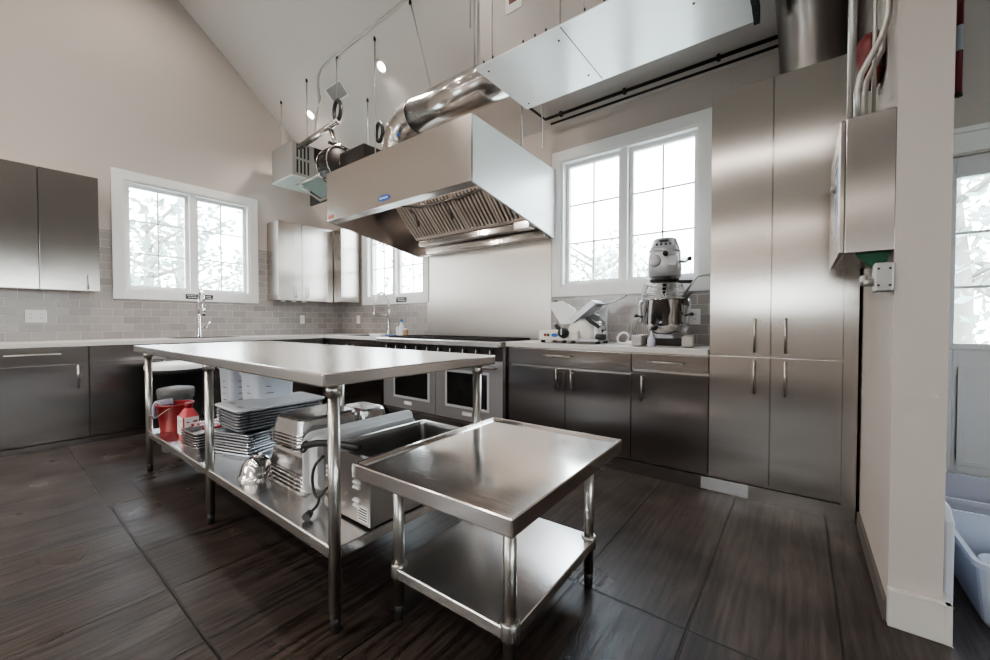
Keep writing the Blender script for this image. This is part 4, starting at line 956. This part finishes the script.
# trash cans beyond the table end
def can(label, x, y, r, h, m, lid_m, rib=False):
    t = thing('trash_can', label, 'bin', (x, y, 0)); b = M(); n = 48; prof = [(r*.82,0),(r*.84,.01),(r*.97,h*.9),(r*1.03,h*.9),(r*1.03,h)]
    loops_ = []
    for rr_, zz in prof:
        loops_.append([(x+(rr_*(1+(.02 if rib and j%4<2 else 0)))*math.cos(2*PI*j/n), y+(rr_*(1+(.02 if rib and j%4<2 else 0)))*math.sin(2*PI*j/n), zz) for j in range(n)])
    b.loops(loops_, True, True, not rib); obj('can_body', b, m, t)
    obj('lid', M().lathe([(r*1.08,h-.02),(r*1.08,h+.015),(r*1.02,h+.03),(r*.3,h+.045),(.001,h+.045)], (x,y,0), 40), lid_m, t)
can('black trash can with white round lid by the left cabinets', -4.62, 1.12, .21, .68, black, white_p)
can('shorter grey ribbed can in front of the white lidded can', -4.22, 1.02, .12, .50, mat('ribbed_grey', (.10,.10,.095), .5), mat('ribbed_grey_lid', (.10,.10,.095), .5), True)

# ------------------------------------------------------------------ meat slicer (local frame, x right, y back)
sr = thing('meat_slicer', 'cream and white electric meat slicer on the worktop left of the mixer', 'slicer', (-1.53, 3.10, .915))
def sob(n, m, mt_, p=sr, **k): return obj(n, m, mt_, p, local=True, **k)
sob('base', M().box(-.27,.10,-.14,.12,.02,.105), cream, bevel=.012)
b = M(); b.lathe([(.001,-.10),(.09,-.10),(.125,-.07),(.13,.04),(.10,.08),(.001,.08)], (.10,0,.075), 36, 'y')
b.v = [Vector((p.x*1.0, p.y, max(p.z, .02))) for p in b.v]
sob('motor_housing', b, cream)
bl = M().lathe([(.001,.0),(.118,.0),(.12,.004),(.118,.008),(.001,.01)], (.14,.06,.125), 40, 'y'); sob('blade', bl, chrome)
k = sob('dial_knob', M().lathe([(.045,0),(.045,-.02),(.036,-.05),(.001,-.052)], (-.02,-.14,.085), 28, 'y'), black)
sob('dial_pointer', M().box(-.024,-.016,-.196,-.191,.07,.12), whitelab, k)
sob('power_buttons', M().cyl((-.20,-.14,.065),(-.20,-.147,.065), .013, n=16), red_p)
sob('start_button', M().cyl((-.17,-.14,.065),(-.17,-.147,.065), .013, n=16), green_m)
bd = sob('maker_badge', M().prism([(-.11+.032*math.cos(2*PI*i/24), .064+.016*math.sin(2*PI*i/24)) for i in range(24)], 'y', -.143, -.14), blue_m)
# white meat carriage plate, tilted to the left
sob('gauge_plate', M().prism([(-.24,.335),(-.215,.345),(-.10,.355),(.02,.29),(.05,.24),(.0,.165),(-.09,.155),(-.12,.16)], 'y', -.03, -.015), white_p, bevel=.004)
sob('carriage_tray', M().prism([(0.0,.20),(.04,.165),(.245,.325),(.20,.355)], 'y', -.10, .08), greye, bevel=.004)
sob('tray_support', M().prism([(.13,.20),(.20,.26),(.25,.31),(.25,.02),(.20,.02),(.20,.16)], 'y', .09, .11), white_p)
sob('slide_rod', M().tube([(.20,-.02,.30),(.34,-.03,.33),(.46,-.04,.375)], .007), satin)
sob('rod_tip', M().lathe([(.001,-.008),(.009,0),(.001,.008)], (.46,-.04,.378), 12), black)
sob('carriage_post', M().box(.215,.245,-.08,-.05,.04,.18), white_p, bevel=.004)
sob('handle', M().tube([(.165,-.10,.205),(.20,-.11,.18),(.275,-.12,.135)], [.016,.017,.014], 14), black)
sob('sharpener_cap', M().tube([(-.18,.0,.335),(-.17,0,.365)], [.02,.012], 12), black)
sob('side_knob', M().cyl((.235,-.08,.055),(.31,-.08,.055), .024), black)
sob('rear_knob', M().cyl((-.16,.05,.10),(-.20,.05,.15), .02), black)
for x, y in ((-.24,-.11),(-.03,-.12),(.05,-.12),(.24,-.06),(-.24,.1),(.24,.1)): sob('foot', M().lathe([(.018,0),(.02,.02),(.012,.025)], (x,y,0), 14, cap0=True, cap1=True), black)
sob('foot_bar', M().box(.08,.27,-.13,.11,.02,.035), greye)
# ------------------------------------------------------------------ stand mixer
mr = thing('stand_mixer', 'grey commercial stand mixer with steel bowl and wire guard on the worktop', 'mixer', (-.80, 3.10, .915))
mr.rotation_euler = (0, 0, .16); mr.scale = (1, 1, 1.025)
def mob(n, m, mt_, p=mr, **k): return obj(n, m, mt_, p, local=True, **k)
mixg = mat('mixer_enamel', (.50,.50,.52), .28, .35); beige = mat('mixer_base_enamel', (.44,.42,.40), .4)
for s_ in (-1, 1): mob('base_leg', M().box(s_*.165-.035,s_*.165+.035,-.20,.16,.004,.075), beige, bevel=.008)
mob('base_bridge', M().box(-.14,.14,.02,.18,.004,.05), iron, bevel=.004)
mob('column', M().loops([rrect(.16,.12,.03,.05,(0,.15)), rrect(.13,.11,.03,.3,(0,.15)), rrect(.14,.12,.03,.56,(0,.14))], True, True), mixg)
mob('head', M().loops([rrect(.19,.22,.07,.485,(0,.02)), rrect(.215,.27,.08,.50,(0,.03)), rrect(.225,.30,.085,.56,(0,.03)), rrect(.215,.30,.085,.65,(0,.03)), rrect(.20,.29,.08,.675,(0,.03))], True, True, True), mixg)
mob('top_cover', M().loops([rrect(.215,.27,.07,.672,(0,.03)), rrect(.205,.26,.07,.69,(0,.03)), rrect(.16,.20,.06,.765,(0,.045)), rrect(.12,.16,.05,.775,(0,.045))], True, True, True), mixg)
pn = mob('control_panel', M().hexa([(-.07,-.088,.705),(.07,-.088,.705),(.06,-.055,.755),(-.06,-.055,.755)], [(-.07,-.08,.70),(.07,-.08,.70),(.06,-.047,.75),(-.06,-.047,.75)]), white_p)
b = M(); b.hexa([(-.03,-.078,.735),(.03,-.078,.735),(.03,-.067,.752),(-.03,-.067,.752)], [(-.03,-.07,.735),(.03,-.07,.735),(.03,-.06,.752),(-.03,-.06,.752)])
for x in (-.045,-.015,.015,.045): b.cyl((x,-.092,.716),(x,-.085,.72), .008, n=10)
mob('display', b, ink, pn)
mob('hub_cover', M().lathe([(.042,.0),(.042,-.03),(.036,-.034),(.001,-.034)], (-.055,-.105,.60), 28, 'y'), mixg)
mob('name_plate', M().box(.03,.085,-.124,-.118,.565,.63), greye)
mob('hub_knob', M().lathe([(.008,0),(.008,-.03),(.018,-.035),(.018,-.05),(.001,-.055)], (.02,-.12,.64), 16, 'y'), black)
mob('gear_lever', M().tube([(.10,-.04,.60),(.14,-.07,.585),(.165,-.08,.60)], .009), mixg)
mob('gear_knob', M().lathe([(.001,-.018),(.016,-.008),(.016,.008),(.001,.018)], (.17,-.08,.605), 14), black)
mob('planet_ring', M().lathe([(.09,0),(.10,.01),(.10,.03),(.09,.035)], (0,-.02,.455), 32, cap0=True, cap1=True), black)
# bowl
bw = M().lathe([(.001,.085),(.055,.087),(.105,.112),(.133,.16),(.138,.32),(.148,.325),(.148,.332),(.134,.332),(.131,.17),(.10,.125),(.001,.10)], (0,-.04,0), 40)
mob('bowl', bw, chrome)
gd = M()
for z_, r in ((.335,.150),(.36,.146),(.385,.140),(.41,.132),(.435,.122)):
    gd.tube([(r*math.cos(2*PI*i/40), -.04+r*math.sin(2*PI*i/40), z_) for i in range(40)], .0035, 6, closed=True)
for i in range(20):
    a = 2*PI*i/20; gd.tube([(.150*math.cos(a),-.04+.150*math.sin(a),.335),(.12*math.cos(a),-.04+.12*math.sin(a),.44)], .003, 6)
mob('wire_guard', gd, satin)
mob('guard_plate', M().prism([(-.155,.325),(-.115,.325),(-.105,.44),(-.13,.44)], 'y', -.10, -.095), greye)
mob('agitator', M().tube([(0,-.03,.45),(0,-.03,.28),(0,-.04,.20)], [.016,.016,.04]), chrome)
yk = mob('bowl_yoke', M().tube(smooth([(-.155,-.04,.16),(-.165,-.02,.30),(-.14,.10,.33),(0,.14,.33),(.14,.10,.33),(.165,-.02,.30),(.155,-.04,.16)]), .014), greye)
for s_, z_ in ((-1,.215),(1,.225)):
    mob('clamp_arm', M().tube([(s_*.14,-.05,z_-.01),(s_*.175,-.07,z_)], .006), iron); mob('clamp_knob', M().lathe([(.001,-.014),(.015,-.006),(.015,.006),(.001,.014)], (s_*.185,-.075,z_), 14), black)
mob('lift_arm', M().tube([(.09,-.04,.455),(.19,-.05,.45)], .012), iron)
mob('lift_handle', M().tube([(.14,-.05,.37),(.20,-.06,.46),(.225,-.065,.485),(.30,-.07,.49)], .007), satin)
mob('lift_cam', M().prism([(.11,.34),(.19,.38),(.16,.33),(.17,.28),(.13,.29)], 'y', -.07, -.05), iron)
mob('bowl_pin', M().tube([(.13,-.03,.12),(.17,-.05,.11)], .03), greye)
mob('drip_knob', M().lathe([(.001,-.02),(.022,-.01),(.022,.01),(.001,.02)], (-.05,-.155,.13), 16), black)
# accessories near the mixer
t = thing('wire_whisk', 'large grey wire balloon whisk leaning on the tiles left of the mixer', 'whisk', (-1.06, 3.40, .915))
b = M()
for k_ in range(7):
    a = PI*k_/7; dx, dy = math.cos(a), math.sin(a)*.35
    b.tube([(-1.06+.085*math.sin(u)*dx, 3.40+.085*math.sin(u)*dy, 1.03-.105*math.cos(u)) for u in [PI*i/14-.0 for i in range(15)]]+[(-1.06-.085*math.sin(u)*dx, 3.40-.085*math.sin(u)*dy, 1.03-.105*math.cos(u)) for u in [PI-PI*i/14 for i in range(15)]], .0025, 5)
obj('wires', b, satin, t); obj('hub', M().cyl((-1.06,3.40,1.125),(-1.06,3.40,1.17), .014), satin, t)
t = thing('coiled_cord', 'white coiled appliance cord with plug on the worktop left of the mixer', 'cord', (-1.10, 3.08, .915))
cc = []
for i in range(60):
    a = 2*PI*i/20; cc.append((-1.10+.045*math.cos(a), 3.08+.02*math.sin(a)+.004*i/20, .965+.042*math.sin(a)))
obj('coil', M().tube(cc, .007, 7), white_p, t); obj('plug', M().tube([(-1.06,3.04,.93),(-1.02,3.03,.93),(-1.01,3.03,.93)], [.012,.016,.01]), whitelab, t)
t = thing('small_bottle', 'small pale violet squeeze bottle under the mixer bowl', 'bottle', (-.83, 2.89, .915))
obj('bottle_body', M().lathe([(.022,0),(.026,.006),(.027,.05),(.016,.07),(.006,.08)], (-.83,2.89,.915), 20, cap0=True, cap1=True), mat('violet_bottle', (.50,.49,.60), .3), t)
obj('nozzle', M().lathe([(.007,.08),(.003,.115)], (-.83,2.89,.915), 10, cap1=True), white_p, t)

# ------------------------------------------------------------------ bins at the right edge
def bin_box(label, x0, x1, y0, y1, z0, h, m, lidm=None, name='storage_bin'):
    t = thing(name, label, 'bin', ((x0+x1)/2, (y0+y1)/2, z0)); cc_ = ((x0+x1)/2, (y0+y1)/2); w, l = x1-x0, y1-y0
    b = M(); b.loops([rrect(w*.86,l*.86,.04,z0+.001,cc_), rrect(w*.9,l*.9,.05,z0+.015,cc_), rrect(w,l,.05,z0+h-.02,cc_), rrect(w+.025,l+.025,.05,z0+h-.02,cc_), rrect(w+.025,l+.025,.05,z0+h,cc_), rrect(w-.006,l-.006,.05,z0+h,cc_), rrect(w*.9-.01,l*.9-.01,.045,z0+.02,cc_)], True, True)
    obj('tub', b, m, t)
    return t
clear = mat('clear_bin_plastic', (.74,.79,.90), .22, trans=.45)
bin_box('clear plastic storage bin on the floor beyond the partition', .51, .98, 2.12, 2.66, 0, .245, clear)
solo('folded_cloths', M().loops([rrect(.30,.38,.05,.03,(.745,2.39)), rrect(.33,.40,.08,.08,(.745,2.39)), rrect(.30,.34,.08,.13,(.74,2.38)), rrect(.15,.2,.05,.16,(.74,2.38))], True, True), mat('pale_cloths', (.55,.56,.66), .9), 'pale folded cloths inside the clear bin', 'cloth')
gb = bin_box('grey storage bin standing behind the clear bin below the door', .50, 1.12, 2.76, 3.20, 0, .27, mat('grey_bin', (.42,.42,.48), .35))
obj('label_card', M().box(.58,.82,2.735,2.7475,.115,.195), whitelab, gb)
t = solo('white_board', M().prism([(2.12,.004),(2.50,.004),(2.50,.37),(2.44,.41),(2.18,.41),(2.12,.37)], 'x', .424, .45), mat('board_white', (.70,.71,.76), .4), 'upright white plastic board leaning beside the partition end', 'board', bevel=.006)

# square access cover in the floor
solo('floor_hatch', M().hexa([(-3.62,.44,.0005),(-3.22,.44,.0005),(-3.22,.62,.0005),(-3.62,.62,.0005)], [(-3.615,.445,.004),(-3.225,.445,.004),(-3.225,.615,.004),(-3.615,.615,.004)]), mat('hatch_metal', (.055,.045,.04), .35, .3, bump=.001, bscale=(60,60,60)), 'dark square floor drain cover between the cabinets and the prep table', 'drain cover')

# ------------------------------------------------------------------ outside: ground and trees
lawn = mat('pale_lawn', (.50,.52,.46), .9, var=.25, bscale=(1.5,1.5,1.5))
struct('ground', M().box(-45, 45, -45, 45, -.6, -.5), lawn)
leafm = mat('overexposed_leaves', (.36,.44,.38), .8); barkm = mat('pale_bark', (.34,.31,.29), .9)  # leaf colour is paled to imitate overexposure
def tree(x, y, h, r, seed, n=900):
    rd = random.Random(seed)
    t = thing('leafy_tree', 'leafy tree in bright daylight outside the windows', 'tree', (x, y, -.5), group='trees outside the windows')
    b = M(); b.tube([(x,y,-.5),(x+.05,y,h*.35),(x-.05,y+.05,h*.7),(x,y,h*.95)], [.16,.12,.07,.02], 8)
    for i in range(9):
        a = rd.random()*6.28; z_ = h*(.25+.6*rd.random()); q = r*(.5+.4*rd.random())
        b.tube([(x,y,z_),(x+q*.5*math.cos(a),y+q*.5*math.sin(a),z_+.3),(x+q*math.cos(a),y+q*math.sin(a),z_+.7)], [.05,.03,.01], 5)
    obj('trunk', b, barkm, t)
    b = M(); cl = [(rd.gauss(0,.45)*r, rd.gauss(0,.45)*r, h*(.12+.8*rd.random())) for _ in range(26)]
    for i in range(n):
        c_ = rd.choice(cl); p = Vector((x+c_[0]+rd.gauss(0,.28), y+c_[1]+rd.gauss(0,.28), c_[2]+rd.gauss(0,.25)))
        u = Vector((rd.gauss(0,1),rd.gauss(0,1),rd.gauss(0,1))).normalized(); v = u.orthogonal().normalized(); s_ = .05+.07*rd.random()
        b.add([p-u*s_, p+v*s_*.6, p+u*s_, p-v*s_*.6], [(0,1,2,3)])
    obj('foliage', b, leafm, t)
for i, (x, y, h, r) in enumerate([(-11,2.2,3.6,1.7),(-11.5,5.2,4.2,1.9),(-10.5,.2,3.2,1.6),(-14,3.5,5,2.2),(-14,8,5,2.4),(-7.5,9.5,3.6,1.7),(-10.5,11,4.4,2.1),(-5,11.5,3.8,1.8),(-2.4,10,2.6,1.5),(0,11,3,1.7),(2.5,9.5,5,2.0),(1.6,7.8,4.4,1.6),(4.5,10.5,5.5,2.2)]):
    tree(x, y, h, r, i+11)
for i, (x, y, h, r) in enumerate([(-4,-12,5,2.4),(0,-11.5,5,2.4),(4,-12,5,2.4),(12,0,5,2.4),(12,-4,5,2.4)]): tree(x, y, h, r, i+61, 500)

# ------------------------------------------------------------------ world and lamps
w = bpy.data.worlds.new('World'); SC.world = w; w.use_nodes = True; N = w.node_tree.nodes; L = w.node_tree.links
bg = N['Background']; tc = N.new('ShaderNodeTexCoord'); sx = N.new('ShaderNodeSeparateXYZ'); L.new(tc.outputs['Generated'], sx.inputs[0])
cr_ = N.new('ShaderNodeValToRGB'); e = cr_.color_ramp.elements; e[0].position = 0.0; e[0].color = (.95,.98,1,1); e[1].position = .8; e[1].color = (.72,.83,1,1)
L.new(sx.outputs['Z'], cr_.inputs[0]); L.new(cr_.outputs[0], bg.inputs[0]); bg.inputs[1].default_value = 14.0

def area(name, loc, rot, sx_, sy_, e, col=(1,1,1)):
    ld = bpy.data.lights.new(name, 'AREA'); ld.shape = 'RECTANGLE'; ld.size = sx_; ld.size_y = sy_; ld.energy = e; ld.color = col
    o = bpy.data.objects.new(name, ld); COL.objects.link(o); o.location = loc; o.rotation_euler = rot; return o
# window portals for clean daylight sampling
def portal(axis, at, sgn, r):
    u, z_ = (r[0]+r[1])/2, (r[2]+r[3])/2
    if axis == 'x': o = area('daylight_portal', (at-sgn*.14, u, z_), (0, -sgn*PI/2, 0), r[3]-r[2], r[1]-r[0], 1)
    else: o = area('daylight_portal', (u, at-sgn*.14, z_), (sgn*PI/2, 0, 0), r[1]-r[0], r[3]-r[2], 1)
    o.data.cycles.is_portal = True
portal('x', XL, 1, W1); portal('y', YB, -1, W2); portal('y', YB, -1, W3); portal('y', YB, -1, (D1[0], D1[1], .9, 2.0))
for r in W4: portal('y', YF, 1, r)
for r in W5: portal('x', XR, -1, r)
soft_lamp = mat('soft_lamp', (1,.97,.93), .5, emit=(1,.94,.87), es=6)
# unseen linear lamps added for fill and highlights: one row hanging, one wall-mounted
for x, y, z, e in ((-3.4, -1.6, 3.62, 40), (-.4, -1.6, 3.62, 14), (-2.6, -3.0, 2.72, 18), (.2, -3.0, 2.72, 8)):
    t = thing('added_linear_lamp', 'long white linear lamp added behind the viewpoint for fill and reflections', 'ceiling light', (x, y, z), group='linear lamps added behind the viewpoint')
    obj('fixture_body', M().box(x-1.3, x+1.3, y-.06, y+.06, z+.02, z+.07), trim_m, t)
    if y > -2: obj('suspension', M().cyl((x-.9,y,z+.07),(x-.9,y,cz(y)), .005).cyl((x+.9,y,z+.07),(x+.9,y,cz(y)), .005), satin, t)
    else: obj('wall_arm', M().box(x-.9,x-.86,YF,y,z+.03,z+.06).box(x+.86,x+.9,YF,y,z+.03,z+.06), satin, t)
    area('fixture_lamp', (x, y, z), (0,0,0), 2.5, .08, e, (1,.93,.86))
    obj('lens', M().box(x-1.28, x+1.28, y-.05, y+.05, z+.004, z+.02), soft_lamp, t)

SC.view_settings.view_transform = 'AgX'
SC.view_settings.look = 'AgX - Medium High Contrast'
SC.view_settings.exposure = 0.22
SC.view_settings.gamma = 1.04
